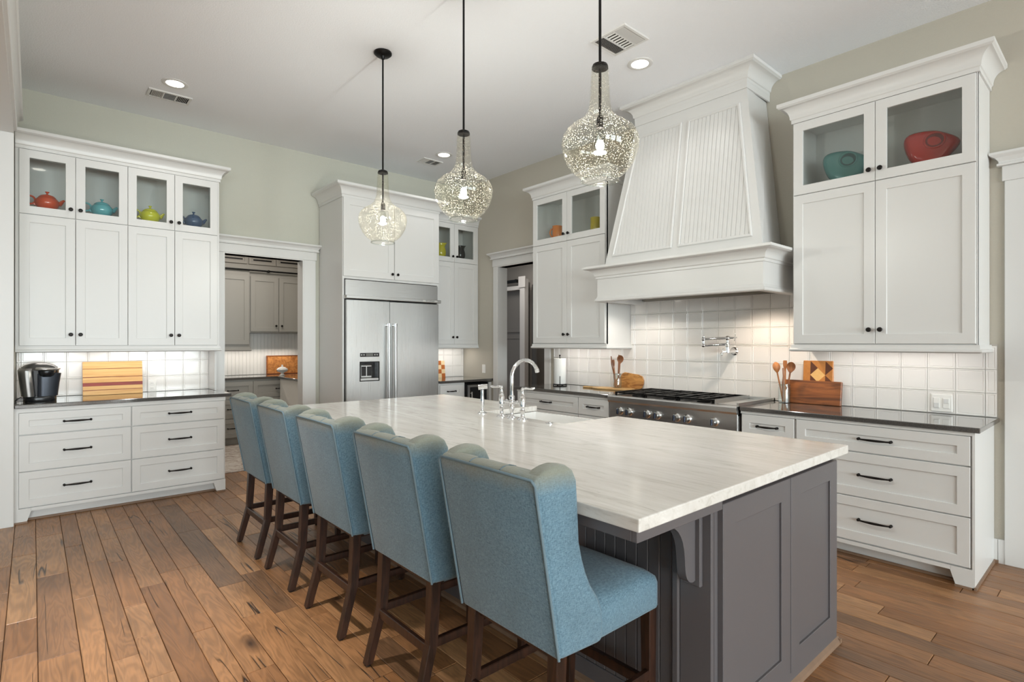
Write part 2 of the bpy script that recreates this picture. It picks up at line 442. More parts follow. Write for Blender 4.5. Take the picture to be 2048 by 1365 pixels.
# pantry and hall shells behind the two openings
pp = mat('pantry_paint', (222, 219, 212), .8); hp = mat('hall_paint', (186, 182, 176), .8)
struct('wall_pantry_left', M().box(.6, .72, YA+T, 8.62, 0, 2.9), pp); struct('wall_pantry_right', M().box(3.6, 3.72, YA+T, 8.62, 0, 2.9), pp)
struct('wall_pantry_back', M().box(.6, 3.72, 8.62, 8.74, 0, 2.9), pp); struct('ceiling_pantry', M().box(.6, 3.72, YA+T, 8.74, 2.9, 3.0), pp)
struct('wall_hall_far', M().box(6.6, 6.72, 3.4, 9.0, 0, 2.9), hp); struct('wall_hall_near', M().box(XB+T, 6.72, 3.3, 3.4, 0, 2.9), hp)
struct('wall_hall_end', M().box(XB+T, 6.72, 9.0, 9.1, 0, 2.9), hp); struct('ceiling_hall', M().box(XB+T, 6.72, 3.3, 9.1, 2.9, 3.0), hp)

# casings
def casing(name, loc, rz, x0, x1, head, legs=(True, True), w=.105, d=T, extra=.03, hx=None):
    """door casing in a local frame (x along the wall, y into it); the opening runs x0..x1"""
    o = thing(name, None, None, loc, rz); tag(o, kind='structure')
    j = M().box(x0-.018, x0, -.02, d+.02, 0, head).box(x1, x1+.018, -.02, d+.02, 0, head).box(x0-.018, x1+.018, -.02, d+.02, head, head+.018)
    j.build('jamb', trimw, o)
    if legs[0]: M().cbox(x0-.01-w, x0-.01, -.022, 0, 0, head+.01).build('casing_leg', trimw, o)
    if legs[1]: M().cbox(x1+.01, x1+.01+w, -.022, 0, 0, head+.01).build('casing_leg', trimw, o)
    a = x0-.01-w-.012 if legs[0] else hx[0]; b = x1+.01+w+.012 if legs[1] else hx[1]
    M().cbox(a, b, -.026, 0, head+.01, head+.105).build('casing_head', trimw, o)
    M().sweep([(a, 0), (a, -.026), (b, -.026), (b, 0)], [(q, head+.105+z) for q, z in HEAD]).build('casing_crown', trimw, o)
    return o
casing('trim_1', (0, YA, 0), 0, OA[0]+.018, OA[1]-.018, OA[2], (False, True), .14, hx=(1.40, 0))
M().cbox(1.405, OA[0]+.008, YA-.022, YA, 0, OA[2]+.01).build('casing_leg', trimw, bpy.data.objects['trim_1']).location = (0, -YA, 0)
casing('trim_2', (XB, 0, 0), RB, -OB[1]+.018, -OB[0]-.018, OB[2], (True, True), .085)
casing('trim_3', (XB, 0, 0), RB, -OR[1]+.018, -OR[0]-.018, OR[2], (True, True), .1)
o = struct('door_1', M().cbox(-OR[1]+.02, -OR[0]-.02, .04, .08, .01, OR[2]-.01), trimw); o.location = (XB, 0, 0); o.rotation_euler = (0, 0, RB)
for a, b, c, d in ((.12, .42, .2, 1.0), (.54, .84, .2, 1.0), (.12, .42, 1.15, 2.2), (.54, .84, 1.15, 2.2)):
    M().frame(-OR[1]+a, -OR[1]+b+.02, c, d, .03, .032, .045).build('panel', trimw, o)
# left-hand cased opening: jamb, header board and its crown
o = thing('trim_4', None, None); tag(o, kind='structure')
M().cbox(-.37, -.107, 5.575, 5.6, 0, 2.97).build('jamb', trimw, o)
M().box(-.37, -.107, -4.28, 5.6, 2.97, 2.99).build('head_jamb', trimw, o)
M().cbox(-.11, -.088, -4.28, 5.60, 2.99, 3.09).build('casing_head', trimw, o)
M().sweep([(-.11, -4.28), (-.11, 5.92)], [(q*.62, 3.09+z*1.1) for q, z in crown_prof(.10, .085)]).build('casing_crown', trimw, o)
# baseboard stub at the right-hand end
struct('baseboard_right', M().cbox(XB-.016, XB, .575, .611, 0, .15), trimw)
M().box(XB-.016, XB, .53, .58, 0, .15).build('board', trimw, bpy.data.objects['baseboard_right'])
M().box(XB-.03, XB-.016, .575, .611, 0, .02).build('shoe_moulding', shoe, bpy.data.objects['baseboard_right'])

# ------------------------------------------------------------------ floor planks
fl = struct('floor', M().box(-5.5, 7.2, -8.4, 9.0, -.06, -.014), subfloor)
cy, sy = math.cos(math.radians(41.2)), math.sin(math.radians(41.2))
def project(x, y, z):
    fw = x*sy+y*cy
    if fw < .15: return None
    return 1024+1095*(x*cy-y*sy)/fw, 685.5-1095*(z-1.39)/fw
planks = []
x = -5.4
while x < 6.6:
    w = random.choice((.098, .118, .145, .118)); y = -8.28-random.random()
    while y < 8.7:
        L = random.choice((.42, .6, .8, 1.0, 1.3))*random.uniform(.85, 1.15)
        planks.append((x, min(x+w, 6.6), max(y, -8.28), min(y+L, 8.7))); y += L
    x += w
def hidden(a, b, c, d):
    mx, my = (a+b)/2, (c+d)/2
    if 1.8 < mx < 2.75 and 1.05 < my < 4.05: return True
    if mx > 4.0 and my > .65: return True
    if my > 5.7 and not (1.45 < mx < 2.4): return True
    if mx < -.15 and my > 5.5: return True
    return False
sc = []
for p in planks:
    q = [project(X, Y, 0) for X in p[:2] for Y in p[2:]]
    vis = 0
    if None not in q and not hidden(*p):
        us = [max(0, min(2048, t[0])) for t in q]; vs_ = [max(0, min(1365, t[1])) for t in q]
        vis = (max(us)-min(us))*(max(vs_)-min(vs_))
    elif not hidden(*p):
        q = [t for t in q if t and -200 < t[0] < 2250 and t[1] < 1500]
        vis = 1000 if q else 0
    sc.append((vis, p))
sc.sort(key=lambda t: -t[0])
rest = M()
for k, (v, (a, b, c, d)) in enumerate(sc):
    dz = random.uniform(-.0008, .0008); g = .0011
    if v > 40 and k < 295:
        M().cbox(a+g, b-g, c+g, d-g, -.014, dz, .0022).build('plank', oak, fl)
    else: rest.cbox(a+g, b-g, c+g, d-g, -.014, dz, .0022)
tag(rest.build('plank_field', oak, fl), kind='stuff')

# ------------------------------------------------------------------ cabinet parts
def knob_mesh():
    return M().lathe([(.006, 0), (.0055, .012), (.011, .016), (.0155, .021), (.0155, .026), (.011, .031), (0, .032)], 16, axis='-y').mesh('knob', bronze, 40)
KNOB = knob_mesh()
def pull_mesh(w):
    m = M(); pts = [(-w/2, 0, 0), (-w/2, -.014, .0), (-w/2+.008, -.024, 0)]
    for i in range(1, 10):
        t = i/10; pts.append((-w/2+.008+(w-.016)*t, -.026-.008*math.sin(PI*t), 0))
    pts += [(w/2-.008, -.024, 0), (w/2, -.014, 0), (w/2, 0, 0)]
    m.tube(pts, [.0055]*3+[.0045+.0035*math.sin(PI*i/10) for i in range(1, 10)]+[.0055]*3, 8)
    for sd in (-1, 1):
        m.ball((sd*(w/2-.001), -.022, 0), .0088, 10, 7)
        m.lathe([(.009, 0), (.009, .003), (.006, .006)], 10, (sd*w/2, 0, 0), '-y')
    return m.mesh('handle', bronze, 50)
PULL = {}
def pull(w):
    if w not in PULL: PULL[w] = pull_mesh(w)
    return PULL[w]
def door(t, x0, x1, z0, z1, m=white, y=0, w=.064, glass=False, knob=None, name='door'):
    g = .0016; x0 += g; x1 -= g; z0 += g; z1 -= g; yf = y-.02
    o = M().frame(x0, x1, z0, z1, w, yf, y-.0005, open_=glass).build(name, m, t)
    if glass: M().box(x0+w-.004, x1-w+.004, yf+.009, yf+.013, z0+w-.004, z1-w+.004).build('pane', pane_m, o)
    else: M().box(x0+w-.001, x1-w+.001, yf+.0095, y-.001, z0+w-.001, z1-w+.001).build('panel', m, o)
    if knob: obj('knob', KNOB, o, (knob[0], yf, knob[1]))
    return o
def drawer(t, x0, x1, z0, z1, m=white, y=0, w=.06, pw=.17, name='drawer'):
    o = door(t, x0, x1, z0, z1, m, y, w, name=name)
    obj('handle', pull(pw), o, ((x0+x1)/2, y-.011, (z0+z1)/2))
    return o
def feet(t, x0, x1, m=white, y=0, left=True, right=True, depth=.6, mould=True):
    """bracket feet, recessed toe board and the oak shoe under a base cabinet"""
    def foot(a, s):
        poly = [(a, 0.012), (a+s*.075, .012), (a+s*.098, .085), (a+s*.098, .112), (a, .112)]
        M().prism(poly, 1, y-.018, y+.05).build('foot', m, t)
    if left: foot(x0, 1)
    if right: foot(x1, -1)
    a = x0+(.097 if left else 0); b = x1-(.097 if right else 0)
    M().box(a, b, y-.018, y+.002, .088, .112).build('bottom_rail', m, t)
    M().box(x0+.005, x1-.005, y+.062, y+.08, 0.0, .112).build('toe_board', m, t)
    if mould:
        M().cbox(x0+.005, x1-.005, y+.05, y+.062, .0, .018).build('shoe_moulding', shoe, t)
        for ok, a, s in ((left, x0, 1), (right, x1, -1)):
            if ok: M().box(min(a, a+s*.078), max(a, a+s*.078), y-.024, y+.05, 0, .013).build('shoe_moulding', shoe, t)
def shell(x0, x1, y1, z0, z1, t=.018, shelf=(), y0=0):
    m = M().box(x0, x0+t, y0, y1, z0, z1).box(x1-t, x1, y0, y1, z0, z1).box(x0+t, x1-t, y1-.01, y1, z0, z1).box(x0+t, x1-t, y0, y1-.01, z0, z0+t).box(x0+t, x1-t, y0, y1-.01, z1-t, z1)
    return m
LIGHTBAR = mat('led_strip', (255, 250, 240), .5, emit=(255, 240, 220), es=4)
def underlight(label, loc, rz, L, power, col=(1, .955, .9)):
    o = thing('undercabinet_light', label, 'light', loc, rz)
    M().cbox(-L/2, L/2, -.015, .015, -.012, 0).build('housing', white, o)
    M().box(-L/2+.01, L/2-.01, -.011, .011, -.0135, -.0121).build('lens', LIGHTBAR, o)
    l = area('undercabinet_glow', (0, 0, -.018), (0, 0, 0), L-.04, .03, power, col); l.parent = o
    return o

def wall_unit(label, loc, rz, cols, x0, x1, z0, zs, z1, depth, m=white, left=False, right=True, crownh=.125, ck=None):
    """upper cabinet: tall shaker doors below, glazed doors above; cols are the door edges"""
    t = thing('wall_cabinet', label, 'cabinet', loc, rz)
    sh = shell(x0, x1, depth, z0, z1+.03)
    sh.box(x0+.018, x1-.018, .0, depth-.01, zs-.012, zs+.066)
    sh.box(x0, x1, 0, .02, z1, z1+.03)
    for k in range(1, len(cols)-1):
        if k % 2 == 0: sh.box(cols[k]-.012, cols[k]+.012, .002, depth-.01, z0, z1)
    if cols[0]-x0 > .004: sh.box(x0, cols[0], -.004, .02, z0, z1+.03)
    if x1-cols[-1] > .004: sh.box(cols[-1], x1, -.004, .02, z0, z1+.03)
    sh.build('body', m, t)
    for k in range(len(cols)-1):
        a, b = cols[k], cols[k+1]
        kx = b-.032 if k % 2 == 0 else a+.032
        door(t, a, b, z0+.006, zs-.001, m, knob=(kx, z0+.1))
        door(t, a, b, zs+.001, z1, m, glass=True, knob=(kx, zs+.075))
    path = ([(x0, depth)] if left else []) + [(x0, -.004), (x1, -.004)] + ([(x1, depth)] if right else [])
    M().sweep(path, crown_prof(crownh, .085, z1+.004)).build('crown_moulding', m, t, smooth=25)
    M().box(x0+.01, x1-.01, 0, depth-.02, z1+.03, z1+crownh).build('top_panel', m, t)
    M().sweep(path, rail_prof(z0-.05)).build('light_rail', m, t, smooth=25)
    return t

# ---- left-hand run on the back wall
YF = 5.65                                # carcass front of the base cabinets on the back wall
t = thing('base_cabinet', 'white drawer base cabinet with six drawers under the coffee maker', 'cabinet', (-.108, YF, 0))
M().box(0, 1.468, 0, .635, .112, .884).build('body', white, t)
for a, b in ((.026, .738), (.742, 1.458)):
    for c, d in ((.117, .393), (.396, .675), (.679, .848)): drawer(t, a, b, c, d)
M().box(0, .026, -.018, .0, .112, .884).build('stile', white, t)
M().box(.026, 1.468, -.018, .0, .85, .884).build('top_rail', white, t)
feet(t, 0, 1.468)
tag(M().cbox(-.105, 1.405, YF-.045, YA-.001, .884, .914, .004).build('worktop', quartz), 'dark grey stone worktop carrying the coffee maker and striped board', 'worktop')
t = wall_unit('white wall cabinet with four colourful teapots behind glass', (-.108, 5.93, 0), 0, [.024, .381, .745, 1.105, 1.466], .002, 1.482, 1.357, 2.432, 2.955, .358, crownh=.14)
M().box(1.466, 1.482, .10, .358, .916, 1.307).build('end_panel', white, t)
underlight('slim light strip under the teapot cabinet', (.60, 6.06, 1.356), 0, 1.2, 2.0)

# ---- pantry seen through the opening
def grey_base(label, loc, cols, name='pantry_base_cabinet'):
    t = thing(name, label, 'cabinet', loc)
    M().box(cols[0], cols[-1], 0, .575, .1, .884).build('body', grey, t)
    M().box(cols[0], cols[-1], .06, .08, 0, .1).build('toe_board', grey, t)
    for a, b in zip(cols, cols[1:]):
        for c, d in ((.11, .36), (.365, .62), (.625, .86)): drawer(t, a, b, c, d, grey, pw=.13)
    return t
grey_base('grey drawer cabinets along the pantry back wall', (.74, 8.02, 0), [0, .52, 1.03, 1.54, 2.28, 2.84])
tag(M().cbox(.73, 3.59, 7.99, 8.619, .884, .914).build('pantry_worktop', quartz), 'dark stone worktop under the grey pantry cupboards', 'worktop')
o = thing('pantry_side_cabinet', 'white ended pantry side cabinet with dark top beside the opening', 'cabinet', (2.62, 7.1, 0))
M().box(0, .9, 0, .85, 0, .884).build('body', mat('pantry_white', (226, 224, 220), .4), o)
M().cbox(-.03, .92, -.02, .86, .884, .914).build('top', quartz, o)
t = thing('pantry_wall_cabinet', 'grey wall cupboards over the pantry worktop with a lower left unit', 'cabinet', (0, 8.27, 0))
M().box(1.2, 2.3, -.03, .325, 1.31, 2.42).box(2.3, 3.58, 0, .325, 1.53, 2.42).box(1.2, 3.58, .02, .325, 2.42, 2.88).build('body', grey, t)
door(t, 1.25, 1.80, 1.36, 2.33, grey, -.03); door(t, 1.80, 2.29, 1.36, 2.33, grey, -.03)
door(t, 2.315, 2.70, 1.545, 2.33, grey, 0, knob=(2.66, 1.63)); door(t, 2.705, 3.07, 1.545, 2.33, grey, 0, knob=(2.74, 1.63)); door(t, 3.075, 3.5, 1.545, 2.33, grey, 0)
for a, b in ((1.8, 2.28), (2.3, 2.67), (2.675, 3.05), (3.055, 3.5)):
    d = door(t, a, b, 2.50, 2.63, grey, .02, .035)
    M().box(a+.06, b-.06, .005, .009, 2.555, 2.575).build('slot', black, d)
M().sweep([(1.2, -.03), (2.3, -.03), (2.3, 0)], rail_prof(1.27)).build('light_rail', grey, t)
o = thing('ladder_rail', 'black ladder rail running along the grey pantry cupboards', 'rail', (0, 8.215, 2.41))
M().cyl((1.25, 0, 0), (3.5, 0, 0), .012).build('rod', black, o, 40)
for xx in (1.6, 2.55, 3.3): M().cyl((xx, 0, 0), (xx, .054, 0), .012).ball((xx, 0, 0), .02).build('bracket', black, o, 40)
m = M()
pb = thing('pantry_backsplash', 'white beadboard backsplash above the pantry worktop', 'backsplash', (0, 8.6, 0))
bd = M().cbox(-.0245, .0245, 0, .018, .916, 1.53, .003).mesh('board', trimw)
for k in range(56): obj('board', bd, pb, (.78+.05*k, 0, 0))
area('pantry_strip_light', (2.1, 8.42, 1.30), (0, 0, 0), 1.9, .05, 5, (1, .9, .78))
area('pantry_ceiling_light', (2.1, 7.3, 2.88), (0, 0, 0), 1.0, .5, 22, (1, .93, .84))
tag(M().cbox(2.63, 3.2, 8.55, 8.575, .916, 1.19, .004).build('burl_board', burl), 'burl wood board with dark edge leaning in the pantry', 'cutting board')
M().frame(2.625, 3.205, .915, 1.195, .016, 8.546, 8.577, open_=True).build('edge_band', walnut, bpy.data.objects['burl_board'])
o = thing('covered_dish', 'small white footed dish with lid on the pantry worktop', 'dish', (2.70, 8.1, .914))
M().lathe([(.04, 0), (.045, .004), (.03, .012), (.016, .03), (.03, .045), (.065, .06), (.078, .085), (.07, .087), (.0, .087)], 20).build('bowl', porc, o, 40)
M().lathe([(.076, .088), (.07, .1), (.045, .118), (.014, .128), (.01, .138), (.014, .146), (.006, .156), (0, .158)], 20).build('lid', porc, o, 40)
g = NT('rug_pattern'); tc = g.n('TexCoord')
n1 = g.n('TexNoise', Vector=tc.outputs['Object'], Scale=7.0, Detail=6.0, Roughness=.7, Distortion=1.5)
g.link(g.ramp(n1.outputs['Fac'], [(.3, lin((120, 98, 88))), (.45, lin((176, 162, 152))), (.58, lin((206, 198, 190))), (.72, lin((150, 138, 132)))]), 'Base Color'); g.b.inputs['Roughness'].default_value = .95
tag(M().cbox(1.05, 2.5, 6.36, 8.0, .001, .010).build('pantry_rug', g.m), 'faded grey and beige patterned rug on the pantry floor', 'rug')

# ---- refrigerator and its surround
FX = 2.513
t = thing('fridge_surround', 'tall white cabinet surround with two doors above the refrigerator', 'cabinet', (FX, YF, 0))
M().box(0, .02, 0, .622, 0, 2.98).box(1.212, 1.234, 0, .622, 0, 2.98).box(.02, 1.212, .604, .622, 0, 2.98).box(.02, 1.212, 0, .604, 2.085, 2.98).build('body', white, t)
door(t, .004, .618, 2.11, 2.965, w=.075, knob=(.585, 2.17)); door(t, .622, 1.23, 2.11, 2.965, w=.075, knob=(.655, 2.17))
M().sweep([(0, .622), (0, -.004), (1.234, -.004), (1.234, .205)], crown_prof(.145, .095, 2.965)).build('crown_moulding', white, t, smooth=25)
M().box(.01, 1.22, 0, .60, 2.98, 3.105).build('top_panel', white, t)
t = thing('refrigerator', 'stainless side by side refrigerator with ice dispenser and long handles', 'refrigerator', (FX+.025, YF-.005, 0))
M().box(0, 1.182, .02, .595, .03, 2.075).build('body', mat('fridge_body', (60, 60, 60), .5, .6), t)
M().cbox(.0, 1.182, -.02, .02, 1.905, 2.075, .003).build('grille_panel', stain, t)
gb = M().cbox(-.012, 1.196, -.075, .02, 1.866, 1.902, .004).build('grille_bar', stain, t)
b = M().cbox(.935, 1.14, -.0775, -.075, 1.874, 1.896, .001).build('badge', mat('badge_plate', (225, 225, 222), .3, .5), gb)
# doors; the freezer door has the dispenser opening cut into it
dx0, dx1, dz0, dz1 = .155, .385, .965, 1.175
d1 = M(); XS = [0.004, dx0, dx1, .513]; ZS = [.08, dz0, dz1, 1.852]
for i in range(3):
    for k in range(3):
        if i == 1 and k == 1: continue
        d1.add([(XS[i], -.045, ZS[k]), (XS[i+1], -.045, ZS[k]), (XS[i+1], -.045, ZS[k+1]), (XS[i], -.045, ZS[k+1])], [(0, 1, 2, 3)])
for q in ([(XS[0], ZS[0]), (XS[3], ZS[0]), (XS[3], ZS[3]), (XS[0], ZS[3])], [(dx0, dz0), (dx1, dz0), (dx1, dz1), (dx0, dz1)]):
    d1.loops([[(a, -.045, c) for a, c in q], [(a, .015, c) for a, c in q]], cap0=False, cap1=False)
fd = d1.build('freezer_door', stain_v, t)
ds = M().box(dx0, dx1, .0155, .019, dz0, dz1).build('dispenser_well', mat('dispenser_dark', (58, 58, 60), .25, .7), fd)
M().frame(dx0-.004, dx1+.004, dz0-.004, dz1+.004, .01, -.048, -.044, .001, .002, open_=True).build('dispenser_bezel', black, fd)
M().cbox(dx0+.012, dx0+.155, -.03, -.004, dz0+.03, dz1-.03, .012).build('dispenser_face', stain, fd)
for k in (0, 1): M().cbox(dx0+.026+k*.064, dx0+.078+k*.064, -.034, -.029, dz0+.055, dz1-.05, .0024).build('dispenser_paddle', rubber, fd)
M().cbox(dx0+.006, dx1-.006, -.044, .014, dz0+.002, dz0+.03, .003).build('drip_tray', stain, fd)
cp = M().cbox(dx0, dx1, -.048, -.044, 1.232, 1.275, .0015).build('control_panel', rubber, fd)
M().box(dx0+.07, dx0+.155, -.0487, -.048, 1.239, 1.268).build('display', mat('lcd_grey', (112, 112, 108), .3), fd)
for xx in (.018, .046, .176, .204):
    M().lathe([(.006, 0), (.009, 0), (.009, .0008), (.006, .0008)], 12, (dx0+xx, -.048, 1.254), '-y').build('button', mat('icon_grey', (170, 170, 168), .4), fd)
rd = M().cbox(.519, 1.178, -.045, .015, .08, 1.852, .003).build('fridge_door', stain_v, t)
for dd, xx in ((fd, .478), (rd, .562)):
    h = M().cyl((xx, -.1, .25), (xx, -.1, 1.585), .016, n=16).build('handle', stain_v, dd, 40)
    for zz in (.25, 1.585): M().cyl((xx, -.1, zz-.012), (xx, -.1, zz+.018), .019, n=16).cyl((xx, -.1, zz), (xx, -.045, zz), .011, n=12).build('handle_mount', chrome, dd, 40)
M().box(.0, 1.182, -.01, .02, .0, .08).build('kick_plate', black, t)
def text_mesh(txt, size, m, depth=.0006):
    cu = bpy.data.curves.new('lettering', 'FONT'); cu.body = txt; cu.size = size; cu.extrude = depth; cu.align_x = 'CENTER'; cu.align_y = 'CENTER'
    to = bpy.data.objects.new('lettering', cu); C.objects.link(to); bpy.context.view_layer.update()
    me = bpy.data.meshes.new_from_object(to.evaluated_get(bpy.context.evaluated_depsgraph_get()))
    bpy.data.objects.remove(to); me.materials.clear(); me.materials.append(m); return me
lt = obj('badge_lettering', text_mesh('KITCHENAID', .021, mat('badge_ink', (50, 50, 52), .5)), gb, (1.0375, -.0778, 1.885), (PI/2, 0, 0))

# ---- niche to the right of the refrigerator
t = wall_unit('narrow white wall cabinet with yellow and black pitchers behind glass', (3.752, 5.95, 0), 0, [.05, .43, .81], .0, .834, 1.36, 2.447, 2.955, .338, right=False)
t = thing('niche_base_cabinet', 'small white drawer cabinet beside the refrigerator', 'cabinet', (3.752, YF+.01, 0))
M().box(0, .395, 0, .625, .1, .884).build('body', white, t)
drawer(t, .012, .36, .70, .86, pw=.12); door(t, .012, .36, .12, .695, knob=(.33, .62)); M().box(0, .395, .05, .07, 0, .1).build('toe_board', white, t)
t = thing('beverage_cooler', 'dark undercounter beverage cooler with steel frame in the niche', 'cooler', (4.15, YF+.01, 0))
M().box(0, .425, .005, .6, .0, .866).build('body', black, t)
d = M().frame(.035, .37, .1, .845, .03, -.03, .0, open_=True).build('door', stain_v, t)
M().box(.06, .345, -.02, -.01, .125, .82).build('pane', mat('cooler_glass', (38, 38, 40), .08), d)
M().cyl((.075, -.06, .3), (.075, -.06, .76), .008).cyl((.075, -.06, .32), (.075, -.025, .32), .006).cyl((.075, -.06, .74), (.075, -.025, .74), .006).build('handle', chrome, d, 40)
M().box(.385, .43, -.012, .6, .0, .866).build('filler_panel', white, t)
tag(M().cbox(3.75, XB-.001, YF-.03, YA-.001, .884, .914, .004).build('niche_worktop', quartz), 'short dark stone worktop in the niche beside the refrigerator', 'worktop')
underlight('slim light strip under the niche cabinet', (4.18, 6.10, 1.357), 0, .6, 1.2)
t = thing('checkered_board', 'checkerboard cutting board of light and dark squares beside refrigerator', 'cutting board', (3.93, 6.19, .914)); t.rotation_euler = (math.radians(-6), 0, 0)
sq = {0: M().cbox(0, .0575, 0, .02, 0, .0575, .001).mesh('square', chk_a), 1: M().cbox(0, .0575, 0, .02, 0, .0575, .001).mesh('square', chk_b)}
for i in range(5):
    for k in range(4): obj('square', sq[(i+k+1) % 2], t, (i*.0578, 0, k*.0578))

# ------------------------------------------------------------------ right wall: base run, worktops, uppers
XF = 3.98                                # carcass front of the right-hand base cabinets
def rloc(y, z=0, x=XF): return (x, y, z)
t = thing('base_cabinet', 'wide white three drawer base cabinet at the end of the range wall', 'cabinet', rloc(1.557), RB)
M().box(0, .947, 0, .605, .112, .884).build('body', white, t)
for c, d in ((.119, .402), (.405, .688), (.692, .862)): drawer(t, .006, .94, c, d, pw=.175)
M().box(0, .947, -.018, 0, .864, .884).build('top_rail', white, t)
feet(t, 0, .947, left=False)
M().box(.947, .959, -.018, .609, .012, .884).build('end_panel', white, t)
M().box(.955, .967, -.02, .609, 0, .018).build('shoe_moulding', shoe, t)
t = thing('base_cabinet', 'narrow white base cabinet between the cooktop and wide drawers', 'cabinet', rloc(1.943), RB)
M().box(0, .384, 0, .605, .1, .884).build('body', white, t)
drawer(t, .006, .38, .70, .862, pw=.14); door(t, .006, .38, .119, .695); M().box(0, .384, -.018, 0, .864, .884).build('top_rail', white, t); M().box(0, .384, .06, .08, 0, .1).build('toe_board', white, t)
t = thing('base_cabinet', 'white base cabinet with drawers left of the cooktop', 'cabinet', rloc(4.445), RB)
M().box(0, 1.27, 0, .605, .1, .884).build('body', white, t)
for a, b in ((.01, .885), (.89, 1.264)):
    drawer(t, a, b, .70, .862, pw=.14); drawer(t, a, b, .41, .695, pw=.14); drawer(t, a, b, .119, .405, pw=.14)
M().box(0, 1.27, -.018, 0, .864, .884).build('top_rail', white, t); M().box(0, 1.27, .06, .08, 0, .1).build('toe_board', white, t)
t = thing('base_cabinet', 'white two door base cabinet under the steel cooktop', 'cabinet', rloc(3.168), RB)
M().box(0, 1.216, 0, .605, .1, .68).build('body', white, t); M().box(0, 1.216, .06, .08, 0, .1).build('toe_board', white, t)
door(t, .006, .606, .119, .675, knob=(.57, .6)); door(t, .61, 1.21, .119, .675, knob=(.645, .6))
tag(M().cbox(3.945, XB-.001, .572, 1.945, .884, .914, .004).build('worktop', quartz), 'dark grey stone worktop right of the cooktop with walnut board', 'worktop')
tag(M().cbox(3.945, XB-.001, 3.178, 4.475, .884, .914, .004).build('worktop', quartz), 'dark grey stone worktop left of the cooktop with paper towels', 'worktop')
UX = 4.20
wall_unit('large white wall cabinet with red and teal pitchers behind glass', (UX, 1.662, 0), RB, [.006, .522, 1.036], 0, 1.042, 1.375, 2.458, 2.985, XB-UX-.002, left=True, crownh=.145)
wall_unit('white wall cabinet with orange and yellow pitchers left of the hood', (UX, 4.43, 0), RB, [.006, .518, 1.025], 0, 1.03, 1.375, 2.45, 2.965, XB-UX-.002, left=True, crownh=.135)
underlight('slim light strip under the red pitcher cabinet', (4.42, 1.14, 1.374), RB, .85, 1.15)
underlight('slim light strip under the cabinet left of the hood', (4.42, 3.9, 1.374), RB, .85, 1.15)

# ---- backsplash tiles
TP = .1506
def tile_mesh(w, h):
    m = M(); c = .0012
    def R(i, y): return [(i, y, i), (w-i, y, i), (w-i, y, h-i), (i, y, h-i)]
    m.loops([R(0, 0), R(0, -.0055), R(c, -.0068), R(.0075, -.0068), R(.0095, -.0038), R(.0115, -.0038), R(.0135, -.0060)], cap0=False)
    return m.mesh('tile', tilem)
TM = {}
def tiles(parent, x0, x1, z0, z1, jx, jz, place):
    """tiles between x0..x1 and z0..z1 with joints at jx + n*TP, jz + n*TP"""
    def cuts(a, b, j):
        out = [a]; k = math.ceil((a-j)/TP+.02)
        while j+k*TP < b-.004: out.append(j+k*TP); k += 1
        return out+[b]
    X, Z = cuts(x0, x1, jx), cuts(z0, z1, jz); g = .0026
    for i in range(len(X)-1):
        for k in range(len(Z)-1):
            w, h = X[i+1]-X[i]-g, Z[k+1]-Z[k]-g
            if w < .026 or h < .026:
                continue
            key = (round(w, 4), round(h, 4))
            if key not in TM: TM[key] = tile_mesh(w, h)
            place(parent, TM[key], X[i]+g/2, Z[k]+g/2)
bsA = tag(M().box(-.105, 1.358, YA-.006, YA, .914, 1.36).box(3.75, XB, YA-.006, YA, .914, 1.36).build('backsplash_grout', grout, wb))
bsB = M().box(XB-.006, XB, .582, 4.49, .914, 1.38).box(XB-.006, XB, 1.664, 3.398, 1.38, 1.80).build('backsplash_grout', grout, wr)
def placeA(p, me, x, z): obj('tile', me, p, (x, YA-.006, z))
def placeB(p, me, x, z): obj('tile', me, p, (XB-.006, -x, z), (0, 0, RB))
tiles(wb, -.105, 1.358, .916, 1.36, -.105+.03, .916, placeA)
tiles(wb, 3.75, XB-.008, .916, 1.36, 3.80, .916, placeA)
tiles(wr, -4.49, -.584, .916, .916+3*TP, -.64, .916, placeB)
tiles(wr, -3.398, -1.664, .916+3*TP, 1.795, -.64, .916, placeB)

# ---- range hood
t = thing('range_hood', 'tall white tapered wooden range hood with beadboard panels above cooktop', 'range hood', (XB, 2.53, 0), RB)
# local: x towards camera-right, y into wall (0 = wall), so the front is at negative y
FB, FT_ = -.59, -.39                     # front depth at bottom and at top
zb, zt = 2.08, 3.42
WB, WT = .735, .515                      # half widths
def front(x_, z_):                       # depth of the sloping front
    return FB+(FT_-FB)*(z_-zb)/(zt-zb)
bo = M()
L0 = [(-WB, FB, zb), (WB, FB, zb), (WB-.11, -.002, zb), (-WB+.11, -.002, zb)]
L1 = [(-WT, FT_, zt), (WT, FT_, zt), (WT-.02, -.002, zt), (-WT+.02, -.002, zt)]
bo.loops([L0, L1]); bo.build('body', white, t)
# lower box with ledge crown
bx0, bx1, bf = -.765, .765, -.655
m = M().box(bx0, bx0+.03, bf, -.002, 1.80, 2.07).box(bx1-.03, bx1, bf, -.002, 1.80, 2.07).box(bx0+.03, bx1-.03, bf, bf+.03, 1.80, 2.07).box(bx0, bx1, bf, -.002, 2.05, 2.08)
m.build('mantel_box', white, t)
M().box(bx0+.03, bx1-.03, bf+.03, -.01, 1.815, 1.83).build('liner', mat('hood_liner', (196, 192, 186), .35, .7), t)
M().sweep([(bx0, -.002), (bx0, bf), (bx1, bf), (bx1, -.002)], crown_prof(.11, .10, 1.975)).build('mantel_crown', white, t, smooth=25)
M().sweep([(bx0, -.002), (bx0, bf), (bx1, bf), (bx1, -.002)], [(0, 1.765), (.012, 1.765), (.018, 1.772), (.018, 1.786), (.008, 1.795), (.0, 1.815)]).build('mantel_base_moulding', white, t, smooth=25)
